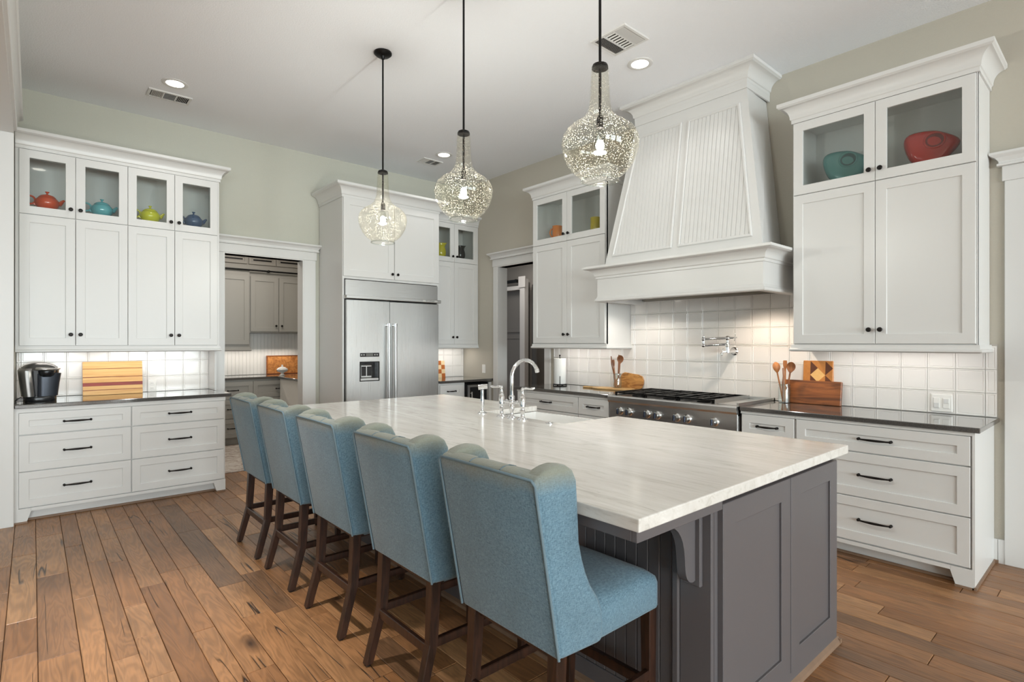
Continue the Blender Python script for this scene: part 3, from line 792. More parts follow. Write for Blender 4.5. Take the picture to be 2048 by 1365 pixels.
M().box(bx0, bx1, bf, bf+.05, 1.765, 1.80).box(bx0, bx0+.05, bf+.05, -.002, 1.765, 1.80).box(bx1-.05, bx1, bf+.05, -.002, 1.765, 1.80).build('bottom_rail', white, t)
# top crown at the ceiling, with a frieze
M().sweep([(-WT, -.002), (-WT, FT_-.004), (WT, FT_-.004), (WT, -.002)], [(0, 3.38), (.012, 3.38), (.012, 3.43)]+[(o_, z_) for o_, z_ in crown_prof(.139, .11, 3.43)[1:-1]]+[(.11, 3.569), (0, 3.569)]).build('ceiling_crown', white, t, smooth=25)
# face frame, beadboard boards and panel moulding on the sloping front
def F(x_, z_, d=0): return (x_, front(x_, z_)-d, z_)
def half(z_): return WB+(WT-WB)*(z_-zb)/(zt-zb)
zp0, zp1 = 2.20, 3.25
for sd in (-1, 1):
    def xi(z_): return sd*.05
    def xo(z_): return sd*(half(z_)-.085)
    q = [(xi(zp0), zp0), (xo(zp0), zp0), (xo(zp1), zp1), (xi(zp1), zp1)]
    # boards: vertical strips clipped by the slanting outer edge
    bw = .036; x_ = .05
    while x_ < half(zp0)-.085-.004:
        a, b = x_+.0006, min(x_+bw, half(zp0)-.085)-.0006
        def ztop(xx):    # height at which the outer edge reaches xx
            k = (half(zp0)-.085-xx)/(half(zp0)-half(zp1)); return min(zp1, zp0+(zp1-zp0)*k)
        za, zb_ = ztop(a), ztop(b)
        c = .003
        pl = [(sd*a, zp0), (sd*b, zp0), (sd*b, zb_), (sd*a, za)]
        if a < half(zp1)-.085 < b: pl = [(sd*a, zp0), (sd*b, zp0), (sd*b, zb_), (sd*(half(zp1)-.085), zp1), (sd*a, zp1)]
        ctr = (sum(p[0] for p in pl)/len(pl))
        def sh(p): return (p[0]+(c if p[0] < ctr else -c)*1.0, p[1])
        M().loops([[F(p[0], p[1], .0005) for p in pl], [F(p[0], p[1], .0045) for p in pl], [F(*sh(p), .0075) for p in pl]], cap0=False).build('board', white, t)
        x_ += bw
    # moulding around the panel
    w = .022
    def off(p, k):
        cx_ = (q[0][0]+q[1][0]+q[2][0]+q[3][0])/4; cz_ = (zp0+zp1)/2
        return (p[0]+(k if p[0] > cx_ else -k), p[1]+(k if p[1] > cz_ else -k))
    L = [[F(*p, .0005) for p in q], [F(*p, .011) for p in q], [F(*off(p, .006), .017) for p in q], [F(*off(p, .016), .017) for p in q], [F(*off(p, w), .009) for p in q], [F(*off(p, w), .0005) for p in q]]
    L.append(L[0]); M().loops(L, cap0=False, cap1=False).build('panel_moulding', white, t)
for yy, pw, colr in ((1.98, 7, (1, .84, .68)), (3.08, 3.5, (1, .92, .82))):
    o = tag(M().lathe([(0, 0), (.03, 0), (.035, -.006), (0, -.006)][::-1], 16).build('hood_lamp', led, None), 'small round lamp in the underside of the hood, %s' % ('near the red pitcher cabinet' if yy < 2.5 else 'near the orange pitcher cabinet'), 'lamp')
    o.location = (4.22, yy, 1.8145)
    d = bpy.data.lights.new('hood_lamp_glow', 'SPOT'); d.energy = pw*3; d.color = colr; d.spot_size = math.radians(140); d.spot_blend = .6; d.shadow_soft_size = .02
    l = obj('hood_lamp_glow', d, o, (0, 0, -.012))

# ---- rangetop
t = thing('cooktop', 'stainless steel professional cooktop with black grates and seven knobs', 'cooktop', (3.93, 3.165, 0), RB)
RW = 1.208
M().box(0, RW, .03, .655, .69, .90).build('body', stain_y, t)
M().cbox(.004, RW-.004, .018, .03, .692, .853, .002).build('control_panel', stain, t)
bn = M().prism([(-.008, .868), (0, .853), (.05, .853), (.05, .912), (.0, .912), (-.008, .902)], 0, 0, RW).build('front_bullnose', stain, t)
M().box(0, RW, .03, .05, .84, .853).build('shadow_gap', black, t)
M().box(.02, 1.0, .05, .62, .900, .906).build('burner_tray', black, t)
M().box(0, .02, .03, .655, .9, .916).box(RW-.016, RW, .03, .655, .9, .937).box(1.0, 1.006, .06, .63, .9, .945).box(0, RW, .63, .655, .9, .935).build('rim', stain, t)
M().cbox(1.012, RW-.02, .08, .62, .9, .916, .004).build('griddle_cover', stain, t)
for gi in range(3):
    gx = .03+gi*.322; g_ = M()
    for yy in (.062, .335, .608): g_.cbox(gx, gx+.312, yy, yy+.014, .93, .944, .002)
    for xx in (0, .098, .2, .298): g_.cbox(gx+xx, gx+xx+.014, .062, .622, .93, .944, .002)
    for xx in (0, .298):
        for yy in (.062, .608): g_.box(gx+xx, gx+xx+.014, yy, yy+.014, .9, .93)
    for yy in (.2, .47): g_.cyl((gx+.09, yy, .937), (gx+.222, yy, .937), .006, n=8).cyl((gx+.156, yy-.09, .937), (gx+.156, yy+.09, .937), .006, n=8)
    g_.build('grate', black, t)
    for yy in (.2, .47):
        M().lathe([(.055, .906), (.055, .914), (.04, .92), (.04, .926), (0, .928)], 20, (gx+.156, yy, 0)).build('burner', black, t, 40)
KN = None
for yy in (3.041, 2.943, 2.756, 2.655, 2.472, 2.376, 2.145):
    kx = 3.165-yy
    b = M().lathe([(.034, 0), (.036, .006), (.03, .012), (0, .0122)], 24, (kx, .018, .778), '-y').build('bezel', chrome, t, 35)
    M().lathe([(.026, .012), (.027, .03), (.024, .042), (0, .0425)], 24, (kx, .018, .778), '-y').build('knob', stain, t, 35)
    kn = [o for o in bpy.data.objects if o.parent == t and o.name.startswith('knob')][-1]
    M().cbox(kx-.007, kx+.007, -.034, -.022, .754, .802, .003).build('grip', mat('knob_grip', (70, 76, 92), .25, .8), kn)
    M().box(kx+.022, kx+.05, -.001, .018, .853, .867).build('knob_hood', stain, t)

# ---- pot filler
t = thing('pot_filler', 'chrome folding pot filler tap on the tiles above the cooktop', 'pot filler', (XB-.013, 2.30, 1.315), RB)
M().lathe([(.035, 0), (.035, .006), (.024, .014), (.018, .03), (.014, .05), (.014, .12)], 20, axis='-y').build('wall_flange', chrome, t, 40)
M().cyl((0, -.12, -.01), (0, -.12, .05), .016).ball((0, -.12, .05), .022).lathe([(.022, .04), (.016, .075), (.0, .085)], 16, (0, -.12, 0)).build('valve_body', chrome, t, 40)
M().cyl((0, -.12, .06), (-.22, -.125, .048), .0095, n=12).build('lower_arm', chrome, t, 40)
M().cyl((-.22, -.125, .035), (-.22, -.125, .125), .012, n=12).ball((-.22, -.125, .05), .02).ball((-.22, -.125, .105), .02).build('elbow', chrome, t, 40)
M().cyl((-.22, -.125, .105), (0, -.12, .112), .0095, n=12).build('upper_arm', chrome, t, 40)
M().ball((0, -.12, .112), .022).cyl((0, -.12, .112), (.05, -.12, .115), .009, n=12).cyl((0, -.12, .112), (0, -.12, .08), .010, n=10).build('spout', chrome, t, 40)
def cross(c, ax, r):
    m = M().ball(c, .009)
    c = Vector(c)
    for d in ax: m.cyl(c-Vector(d)*r, c+Vector(d)*r, .004, n=8).ball(c-Vector(d)*r, .0065).ball(c+Vector(d)*r, .0065)
    return m
cross((.065, -.12, .117), ((0, 1, 0), (0, .2, 1)), .024).build('cross_handle', chrome, t, 40)
cross((-.03, -.15, -.008), ((0, 1, .2), (.2, 0, 1)), .024).build('cross_handle', chrome, t, 40)
M().cyl((0, -.12, 0), (-.03, -.15, -.008), .008).build('valve_stem', chrome, t, 40)

# ------------------------------------------------------------------ island
IX0, IX1, IY0, IY1 = 1.72, 2.80, .935, 4.13
t = thing('kitchen_island', 'long charcoal grey kitchen island with beadboard side and shaker end doors', 'kitchen island', (0, 0, 0))
SY0, SY1, SX0 = 2.215, 2.965, 2.345       # sink cut-out
M().box(IX0, SX0-.02, IY0, IY1, 0.0, .872).box(SX0-.02, IX1, IY0, SY0-.02, 0, .872).box(SX0-.02, IX1, SY1+.02, IY1, 0, .872).box(SX0-.02, IX1, SY0-.02, SY1+.02, 0, .62).build('body', darkg, t)
ed = [(1.742, 2.286), (2.29, 2.80)]
for a, b in ed:
    d = door(t, a, b, .06, .848, darkg, IY0, w=.082, name='end_door')
M().box(IX0, IX1+.005, IY0-.016, IY0, 0, .058).build('plinth', darkg, t)
M().prism([(IY0-.016, 0), (IY0-.034, 0), (IY0-.03, .014), (IY0-.016, .024)], 0, IX0-.01, IX1+.02).build('shoe_moulding', shoe, t)
M().box(IX1, IX1+.018, IY0-.034, IY1, 0, .02).build('shoe_moulding', shoe, t)
# seating side: corner stile, beads and beadboard
M().cbox(IX0-.018, IX0, IY0, 1.055, 0, .835).build('corner_stile', darkg, t)
M().cbox(IX0-.024, IX0, 1.055, 1.085, .0, .835, .006).build('panel_bead', darkg, t)
bd = M().cbox(-.012, 0, .0006, .0494, .09, .835, .003).mesh('board', darkg)
k = 0
while 1.09+.05*(k+1) < IY1: obj('board', bd, t, (IX0, 1.09+.05*k, 0)); k += 1
M().cbox(IX0-.016, IX0, 1.085, IY1, 0, .09).build('base_rail', darkg, t)
M().prism([(IX0-.016, 0), (IX0-.034, 0), (IX0-.03, .014), (IX0-.016, .024)], 1, 1.0, IY1).build('shoe_moulding', shoe, t)
M().frame(-IY0-.0, -1.09, 0, 0, 0, 0, 0) if False else None
# overhang apron
AX, AY = 1.25, .905
M().cbox(AX, AX+.02, AY+.02, IY1+.02, .836, .874, .002).cbox(AX, IX0, AY, AY+.02, .836, .874, .002).cbox(AX, IX0, IY1+.02, IY1+.04, .836, .874, .002).box(AX+.02, IX0, AY+.02, IY1+.02, .862, .874).build('apron', darkg, t)
# corbels
cor = []
P = [(0, .836), (0, .585), (-.03, .585)] + [(-.03-.05*math.sin(a)*.9, .60+.02*(1-math.cos(a))) for a in (.4, .9)]
prof = [(0, .836), (0, .585), (-.014, .583), (-.028, .586), (-.040, .593), (-.050, .604), (-.057, .619), (-.061, .638), (-.063, .66), (-.065, .684), (-.069, .708), (-.076, .731), (-.087, .752), (-.101, .770), (-.118, .784), (-.137, .794), (-.157, .800), (-.185, .803), (-.185, .836)]
for yy in (1.0, 2.02, 3.04, 4.06):
    c = M().prism([(IX0-.036+a, z) for a, z in prof], 1, yy-.016, yy+.016).build('corbel', darkg, t, smooth=40)
    M().cbox(IX0-.036, IX0-.018, yy-.034, yy+.034, .565, .836, .003).build('corbel_plate', darkg, c)
# marble worktop with the notch for the apron-front sink
SL = (1.226, 2.845, .882, 4.20)
out = [(SL[0], SL[2]), (SL[1], SL[2]), (SL[1], SY0), (SX0, SY0), (SX0, SY1), (SL[1], SY1), (SL[1], SL[3]), (SL[0], SL[3])]
tag(M().prism(out, 2, .876, .914).build('island_worktop', marble, None, bevel=.004, segs=2), 'large pale veined marble worktop on the charcoal island', 'worktop')
# sink
s = M(); a, b, c, d = SX0+.004, IX1+.03, SY0+.004, SY1-.004; w = .02
s.box(a, b, c, c+w, .64, .875).box(a, b, d-w, d, .64, .875).box(a, a+w, c+w, d-w, .64, .875).box(b-w, b, c+w, d-w, .64, .875).box(a, b, c, d, .622, .64)
sk = s.build('apron_sink', porc); tag(sk, 'white porcelain apron front sink set into the island', 'sink')
M().lathe([(.0, .641), (.04, .641), (.042, .645), (.03, .644), (0, .643)], 20, ((a+b)/2, (c+d)/2, 0)).build('drain', chrome, sk, 40)
# bridge tap
t = thing('bridge_tap', 'chrome bridge tap with arched spout and lever handles on island', 'tap', (2.262, 2.585, .914))
FLG = [(.034, 0), (.034, .004), (.027, .010), (.016, .016), (.012, .022)]
for yy in (-.1, .1):
    M().lathe(FLG+[(.011, .04), (.016, .05), (.017, .056), (.012, .066), (.013, .075), (.018, .082), (.018, .13), (.014, .138), (.016, .145), (.010, .155), (.0085, .185), (.011, .19), (.0, .192)], 18, (0, yy, 0)).build('valve', chrome, t, 35)
    v = [o for o in bpy.data.objects if o.parent == t and o.name.startswith('valve')][-1]
    s = 1 if yy > 0 else -1
    ang = Vector((-.55, .83, 0)) if s > 0 else Vector((.75, -.66, 0))
    p = [Vector((0, yy, .19))+ang*q+Vector((0, 0, z)) for q, z in ((0, 0), (.02, .004), (.045, .0), (.062, .002), (.075, .006))]
    M().tube(p, [.006, .0075, .0055, .009, .005], 10).ball(tuple(p[0]), .011).build('lever', chrome, v, 40)
M().lathe(FLG+[(.011, .045), (.017, .055), (.019, .07), (.014, .08), (.014, .12), (.019, .125), (.019, .138), (.013, .145)], 18).build('spout_base', chrome, t, 35)
M().cyl((0, -.1, .104), (0, .1, .104), .0085, n=12).ball((0, -.05, .104), .013).ball((0, .05, .104), .013).ball((0, 0, .104), .021).build('bridge', chrome, t, 40)
R_ = .113
pts = [(0, 0, .135), (0, 0, .2), (0, 0, .255)] + [(R_-R_*math.cos(a), 0, .255+R_*math.sin(a)*.95) for a in [PI*k/14 for k in range(1, 13)]]
p = Vector(pts[-1]); pts.append((p.x+.006, 0, p.z-.02))
M().tube(pts, .0125, 14).cyl(pts[-2], pts[-1], .0145, n=14).build('spout', chrome, t, 40)
t = thing('side_spray', 'chrome side spray standing on the marble beside the tap', 'side spray', (2.262, 2.885, .914))
M().lathe(FLG+[(.011, .03), (.014, .05), (.013, .1), (.011, .13), (.012, .16), (0, .165)], 18).build('body', chrome, t, 40)
M().cyl((-.02, .018, .175), (.026, -.022, .183), .0165, n=16).build('spray_head', chrome, t, 40)
t = thing('disposal_button', 'small round chrome disposal button on the marble by sink', 'button', (2.28, 2.27, .914))
M().lathe([(.024, 0), (.024, .004), (.016, .007), (0, .007)], 18).build('collar', chrome, t, 40)
M().lathe([(.012, .007), (.012, .010), (0, .011)], 16).build('button_cap', chrome, t, 40)

# ------------------------------------------------------------------ bar stools
WING = [(1.040, 1.008), (1.072, 1.029), (1.10, 1.037), (1.13, 1.040), (1.165, 1.034), (1.19, 1.018), (1.208, .985), (1.212, .93), (1.216, .87), (1.220, .80), (1.234, .745), (1.25, .70), (1.272, .655), (1.305, .61), (1.322, .575), (1.328, .53), (1.326, .485), (1.317, .466), (1.136, .477)]
SX = 1.35
def make_stool(name, label, y):
    t = thing(name, label, 'bar stool', (SX, y, 0), 0, 'blue wingback bar stools along the island')
    W = [(a-SX, z) for a, z in WING]
    for sd in (-1, 1):
        a, b = sorted((sd*.236, sd*.172))
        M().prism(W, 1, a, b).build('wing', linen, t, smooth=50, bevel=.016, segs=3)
    # back: slab between the wings, crowned at the top
    bk = [(1.033-SX, 1.0), (1.045-SX, 1.016), (1.07-SX, 1.022), (1.10-SX, 1.016), (1.118-SX, 1.0), (1.20-SX, .60), (1.22-SX, .50), (1.132-SX, .475)]
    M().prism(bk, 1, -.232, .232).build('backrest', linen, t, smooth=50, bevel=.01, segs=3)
    sm = M()
    for yy in (-.075, .075): sm.tube([(1.042-SX, yy, 1.012), (1.055-SX, yy, 1.019), (1.08-SX, yy, 1.0215), (1.105-SX, yy, 1.014), (1.122-SX, yy, .99)], .0022, 6)
    sm.build('seam', piping_m, t, smooth=60)
    e = .2335
    pp = [(1.129-SX, -e, .48), (1.085-SX, -e, .72), (1.034-SX, -e, .995), (1.033-SX, -e+.012, 1.008), (1.034-SX, 0, 1.009), (1.033-SX, e-.012, 1.008), (1.034-SX, e, .995), (1.085-SX, e, .72), (1.129-SX, e, .48)]
    M().tube(pp, .0045, 7).build('piping', piping_m, t, smooth=60)
    # seat cushion
    L = []
    def ring(z, ins, bulge=0):
        x0, x1, h = 1.20-SX+ins, 1.668-SX-ins, .212-ins
        return [(x0, -h, z), ((x0+x1)/2, -h, z), (x1-.03, -h, z), (x1-.008, -h+.008, z), (x1, -h+.03, z), (x1, 0, z), (x1, h-.03, z), (x1-.008, h-.008, z), (x1-.03, h, z), ((x0+x1)/2, h, z), (x0, h, z), (x0, 0, z)]
    sm = M().loops([ring(.462, .004), ring(.47, 0), ring(.545, 0), ring(.566, .006), ring(.582, .026), ring(.594, .07), ring(.600, .13)])
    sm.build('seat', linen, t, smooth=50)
    M().tube([(p_[0], p_[1], .466) for p_ in ring(.466, .001)], .003, 6, close=True).build('seat_piping', piping_m, t, smooth=60)
    # legs
    def leg(top, mid, bot, s0, s1):
        def sq_(c, s, z): return [(c[0]-s, c[1]-s, z), (c[0]+s, c[1]-s, z), (c[0]+s, c[1]+s, z), (c[0]-s, c[1]+s, z)]
        m_ = M().loops([sq_(bot, s1, .006), sq_(mid, (s0+s1)/2, .24), sq_(top, s0, .478)])
        o = m_.build('leg', legwood, t, bevel=.003, segs=1)
        M().cyl((bot[0], bot[1], 0), (bot[0], bot[1], .007), .013, n=12).build('glide', rubber, o)
    for sd in (-1, 1):
        leg((1.162-SX, sd*.195), (1.150-SX, sd*.197), (1.086-SX, sd*.203), .0215, .0175)
        leg((1.632-SX, sd*.185), (1.630-SX, sd*.187), (1.628-SX, sd*.19), .0215, .0165)
        M().cbox(1.13-SX, 1.63-SX, sd*.194-.011, sd*.194+.011, .215, .25, .003).build('side_stretcher', legwood, t)
    M().cbox(1.128-SX, 1.148-SX, -.19, .19, .195, .235, .003).build('back_stretcher', legwood, t)
    M().cbox(1.62-SX, 1.64-SX, -.18, .18, .17, .21, .003).build('foot_rest', legwood, t)
    M().box(1.16-SX, 1.64-SX, -.19, .19, .45, .463).build('seat_frame', legwood, t)
    return t
def dup(root, loc, label):
    r = root.copy(); C.objects.link(r); r.location = loc; r['label'] = label
    for ch in list(root.children):
        c = ch.copy(); C.objects.link(c); c.parent = r
        for g_ in ch.children:
            d = g_.copy(); C.objects.link(d); d.parent = c
    return r
st = make_stool('bar_stool', 'blue wingback bar stool at the end of the row beside the grey island doors', 1.32)
for y, lab in ((1.98, 'blue wingback bar stool second in the row from the grey island doors'), (2.66, 'blue wingback bar stool in the middle of the row of five'),
               (3.316, 'blue wingback bar stool second in the row from the refrigerator'), (3.926, 'blue wingback bar stool at the end of the row nearest the refrigerator')):
    dup(st, (SX, y, 0), lab)

# ------------------------------------------------------------------ pendants
def pendant(y, label):
    t = thing('pendant_lamp', label, 'pendant lamp', (1.98, y, 0), 0, 'seeded glass pendants over the island')
    M().lathe([(.066, ZC-.001), (.066, ZC-.012), (.05, ZC-.026), (.02, ZC-.03), (.012, ZC-.05), (0, ZC-.05)], 28).build('canopy', black, t, 40)
    M().cyl((0, 0, 2.40), (0, 0, ZC-.03), .0065, n=12).build('rod', black, t, 40)
    M().lathe([(.0, 2.69), (.014, 2.688), (.034, 2.678), (.038, 2.668), (.038, 2.660), (0, 2.660)], 24).build('cap', black, t, 40)
    prof = [(.037, 2.672), (.041, 2.64), (.043, 2.60), (.045, 2.55), (.048, 2.50), (.056, 2.465), (.072, 2.437), (.10, 2.413), (.135, 2.392), (.160, 2.370), (.174, 2.345), (.180, 2.315), (.177, 2.285), (.167, 2.25), (.150, 2.215), (.130, 2.188), (.112, 2.172), (.100, 2.164), (.089, 2.156), (.086, 2.148), (.087, 2.14)]
    n = 40
    L = [[(r*math.cos(2*PI*i/n), r*math.sin(2*PI*i/n), z) for i in range(n)] for r, z in prof]
    inner = [[(max(r-.004, .01)*math.cos(2*PI*i/n), max(r-.004, .01)*math.sin(2*PI*i/n), z) for i in range(n)] for r, z in prof[::-1]]
    M().loops(L+inner, cap0=False, cap1=False).build('glass_shade', seeded, t, 60)
    M().tube([(.0865*math.cos(2*PI*i/32), .0865*math.sin(2*PI*i/32), 2.14) for i in range(32)], .004, 6, close=True).build('shade_rim', jar_m, t, 60)
    M().lathe([(.0, 2.44), (.012, 2.44), (.016, 2.43), (.016, 2.385), (.0, 2.385)], 16).build('socket', bronze, t, 40)
    M().lathe([(.013, 2.385), (.018, 2.37), (.029, 2.335), (.031, 2.31), (.024, 2.285), (.012, 2.272), (0, 2.27)], 18).build('bulb', jar_m, t, 60)
    d = bpy.data.lights.new('pendant_glow', 'POINT'); d.energy = 22.5; d.color = (.985, .98, .96); d.shadow_soft_size = .029
    obj('pendant_glow', d, t, (0, 0, 2.318))
pendant(3.735, 'seeded glass pendant lamp nearest the refrigerator')
pendant(2.71, 'seeded glass pendant lamp in the middle of the three over the island')
pendant(1.642, 'seeded glass pendant lamp over the grey doored end of the island')

# ------------------------------------------------------------------ ceiling fittings
def downlight(x, y, label):
    t = thing('downlight', label, 'downlight', (x, y, ZC), 0, 'recessed ceiling lights')
    M().lathe([(.062, 0), (.098, 0), (.098, -.003), (.09, -.007), (.07, -.006), (.062, -.002)], 32).build('trim_ring', trimw, t, 40)
    M().lathe([(0, -.002), (.066, -.002), (.066, -.004), (0, -.004)], 32).build('lens', led, t)
    d = bpy.data.lights.new('downlight_glow', 'SPOT'); d.energy = 11; d.color = (1, .98, .95); d.spot_size = math.radians(125); d.spot_blend = .7; d.shadow_soft_size = .06
    obj('downlight_glow', d, t, (0, 0, -.02))
downlight(.90, 5.33, 'recessed ceiling light above the teapot cabinet run')
downlight(3.57, 2.56, 'recessed ceiling light in front of the range hood')
downlight(3.59, 5.30, 'recessed ceiling light in front of the refrigerator')
def vent(x0, x1, y0, y1, along, label):
    t = thing('ceiling_vent', label, 'ceiling vent', ((x0+x1)/2, (y0+y1)/2, ZC), 0 if along == 'x' else PI/2, 'ceiling air vents')
    a, b = ((x1-x0)/2, (y1-y0)/2) if along == 'x' else ((y1-y0)/2, (x1-x0)/2)
    m = M(); w = .022
    def R(i, z): return [(-a+i, -b+i, z), (a-i, -b+i, z), (a-i, b-i, z), (-a+i, b-i, z)]
    L = [R(0, 0), R(0, -.003), R(.004, -.009), R(w, -.009), R(w, -.001)]; L.append(L[0])
    m.loops(L, cap0=False, cap1=False).build('frame', trimw, t)
    M().box(-a+w, a-w, -b+w, b-w, -.002, -.0008).build('duct_shadow', mat('duct_dark', (52, 50, 48), .9), t)
    iw = 2*(a-w)/3
    for k in range(3):
        cx_ = -a+w+iw*(k+.5)
        if k < 2: M().box(cx_+iw/2-.005, cx_+iw/2+.005, -b+w, b-w, -.009, -.001).build('divider', trimw, t)
        n = 8
        if k == 1:
            me = M().prism([(-.0045, -.009), (-.0035, -.009), (.003, -.002), (.002, -.002)], 0, -iw/2+.006, iw/2-.006).mesh('slat', trimw)
            for j in range(n): obj('slat', me, t, (cx_, -b+w+(j+.5)*2*(b-w)/n, 0))
        else:
            s = -1 if k == 0 else 1
            me = M().add([(s*q, y_, z_) for y_ in (-b+w, b-w) for q, z_ in ((-.0045, -.009), (-.0035, -.009), (.003, -.002), (.002, -.002))], [(0, 1, 2, 3), (4, 7, 6, 5), (0, 4, 5, 1), (1, 5, 6, 2), (2, 6, 7, 3), (3, 7, 4, 0)]).mesh('slat', trimw)
            for j in range(7): obj('slat', me, t, (cx_-iw/2+.006+(j+.5)*(iw-.012)/7, 0, 0))
o = thing('downlight', 'added ceiling light brightening the floor behind the stools', 'downlight', (.06, 2.75, ZC), 0, 'recessed ceiling lights')  # added out-of-view spot, far stronger than the others, pooling light on the floor
M().lathe([(.062, 0), (.098, 0), (.098, -.003), (.09, -.007), (.07, -.006), (.062, -.002)], 32).build('trim_ring', trimw, o, 40)
M().lathe([(0, -.002), (.066, -.002), (.066, -.004), (0, -.004)], 32).build('lens', led, o)
d = bpy.data.lights.new('downlight_glow', 'SPOT'); d.energy = 470; d.color = (1, .97, .95); d.spot_size = math.radians(56); d.spot_blend = 1; d.shadow_soft_size = .06
obj('downlight_glow', d, o, (0, 0, -.02))
vent(.745, 1.075, 5.55, 5.735, 'x', 'white ceiling vent beside the downlight over the teapot cabinet')
vent(3.035, 3.325, 2.30, 2.61, 'y', 'white ceiling vent in front of the range hood')
vent(3.46, 3.73, 5.52, 5.70, 'x', 'white ceiling vent above the refrigerator')

# ------------------------------------------------------------------ hall beyond the right-hand opening
hg = mat('hall_cabinet_grey', (128, 125, 121), .4)
t = thing('hall_cabinet', 'tall grey hall cupboard seen through the doorway', 'cupboard', (6.42, 8.98, 0), RB)
M().box(0, 1.93, .0, .17, 0, 2.45).build('body', hg, t)
for a in (.0, .64, 1.28):
    door(t, a, a+.635, .1, 1.52, hg, 0, knob=(a+.04, 1.44)); door(t, a, a+.635, 1.57, 2.42, hg, 0, knob=(a+.04, 1.64))
t = tag(thing('trim_5', None, None, (6.32, 6.985, 0), RB), kind='structure')
M().cbox(0, .125, -.03, .06, 0, 2.48).build('post', trimw, t)
M().cbox(-1.6, 0, -.02, .06, 2.30, 2.37).build('head', trimw, t)
M().cbox(-.02, .15, -.045, -.031, 2.33, 2.52).build('head_block', trimw, t)
M().cbox(-1.6, -.03, -.065, -.045, 2.42, 2.475).build('slide_rail', black, t)
M().cyl((-.06, -.075, 2.45), (-.06, -.02, 2.45), .03).build('rail_stop', black, t)
t = thing('hall_door', 'dark grey panelled door standing in the hall', 'door', (6.56, 6.95, 0), RB)
M().cbox(0, .9, -.02, .03, 0.01, 2.40).build('leaf', mat('hall_door_grey', (98, 95, 90), .45), t)
M().frame(.12, .78, .2, 2.2, .03, -.026, -.015).build('panel', mat('hall_door_grey', (98, 95, 90)), t)
area('hall_ceiling_light', (5.6, 6.4, 2.88), (0, 0, 0), .6, 1.2, 16, (1, .93, .86))

# ------------------------------------------------------------------ things on the left-hand worktop
t = thing('coffee_maker', 'black and steel single cup coffee maker on the worktop', 'coffee maker', (.045, 5.93, .914), math.radians(8))
def sup(cx_, cy_, hx, hy, z, n=28, e=3.2):
    r = []
    for i in range(n):
        a = 2*PI*i/n; c, s = math.cos(a), math.sin(a)
        r.append((cx_+hx*math.copysign(abs(c)**(2/e), c), cy_+hy*math.copysign(abs(s)**(2/e), s), z))
    return r
cmk = mat('coffee_black', (34, 35, 38), .22, .3); cms = mat('coffee_steel', (150, 148, 146), .24, .9)
M().loops([sup(.0, 0, .098, .13, .0), sup(0, 0, .1, .132, .005), sup(0, 0, .1, .132, .036), sup(0, 0, .098, .13, .04)]).build('base', cmk, t, 40)
M().loops([sup(0, .02, .098, .11, .04), sup(0, .02, .112, .116, .15), sup(0, .02, .120, .12, .25)]).build('body', cmk, t, 40)
M().loops([sup(-.075, -.02, .04, .095, .042), sup(-.085, -.02, .042, .1, .15), sup(-.093, -.02, .044, .104, .25), sup(-.085, -.015, .04, .09, .268)]).build('water_tank', cms, t, 40)
M().loops([sup(.035, -.07, .066, .045, .042), sup(.04, -.07, .072, .05, .15), sup(.045, -.07, .078, .052, .225)]).build('front_panel', mat('coffee_front', (62, 66, 74), .3, .6), t, 40)
M().lathe([(0, .195), (.035, .197), (.05, .21), (.056, .245), (.05, .258), (0, .26)], 24, (.028, -.095, 0)).build('brew_head', cmk, t, 40)
M().loops([sup(0, .01, .118, .122, .25), sup(0, .015, .112, .115, .272), sup(0, .02, .09, .095, .29), sup(0, .02, .05, .06, .305), sup(0, .02, .015, .02, .309)]).build('lid', mat('coffee_lid', (98, 97, 96), .3, .7), t, 50)
M().tube([(-.04, -.13, .266), (-.025, -.15, .266), (.01, -.163, .262), (.05, -.16, .260), (.085, -.135, .262), (.108, -.10, .262)], [.012, .013, .011, .009, .008, .008], 10).build('handle', mat('coffee_handle', (200, 198, 194), .25, .8), t, 50)
M().tube([(-.09, .04, .02), (-.12, .02, .03), (-.145, -.01, .016), (-.15, .03, .006), (-.12, .09, .006), (-.05, .16, .006)], .0035, 6).build('power_cord', rubber, t, 50)
t = thing('striped_board', 'maple cutting board with dark red stripes leaning on the tiles', 'cutting board', (.335, 6.168, .916)); t.rotation_euler = (math.radians(-8), 0, 0)
z = 0
for h, mm in ((.042, maple), (.005, padauk), (.034, maple), (.031, padauk), (.005, maple), (.042, maple), (.005, padauk), (.072, maple), (.004, padauk), (.062, maple)):
    M().cbox(0, .445, 0, .024, z, z+h, .0008).build('strip', mm, t); z += h
def outlet(label, loc, rz, kind):
    t = thing('wall_plate', label, 'outlet' if kind == 'outlet' else 'light switch', loc, rz)
    w = .07 if kind != 'double' else .116
    M().cbox(-w/2, w/2, -.006, 0, -.058, .058, .003).build('plate', plastic, t)
    if kind == 'outlet':
        for zz in (-.024, .024):
            s = M().cbox(-.016, .016, -.009, -.006, zz-.014, zz+.014, .001).build('socket', plastic, t)
            for xx in (-.006, .006): M().box(xx-.001, xx+.001, -.0094, -.009, zz-.004, zz+.006).build('slot', rubber, s)
    elif kind == 'double':
        for xx, up in ((-.026, -1), (.026, 1)):
            M().cbox(xx-.017, xx+.017, -.009, -.006, -.034, .034, .001).build('rocker', plastic, t)
            M().cbox(xx-.014, xx+.014, -.012, -.009, min(0, up*.03), max(0, up*.03), .001).build('rocker_face', trimw, t)
    else: M().cbox(-.017, .017, -.010, -.006, -.034, .034, .002).build('rocker', plastic, t)
    return t
outlet('white power outlet on the tiles beside the striped board', (.868, YA-.013, .972), 0, 'outlet')
outlet('white double light switch on the tiles right of the walnut board', (XB-.013, .863, .985), RB, 'double')
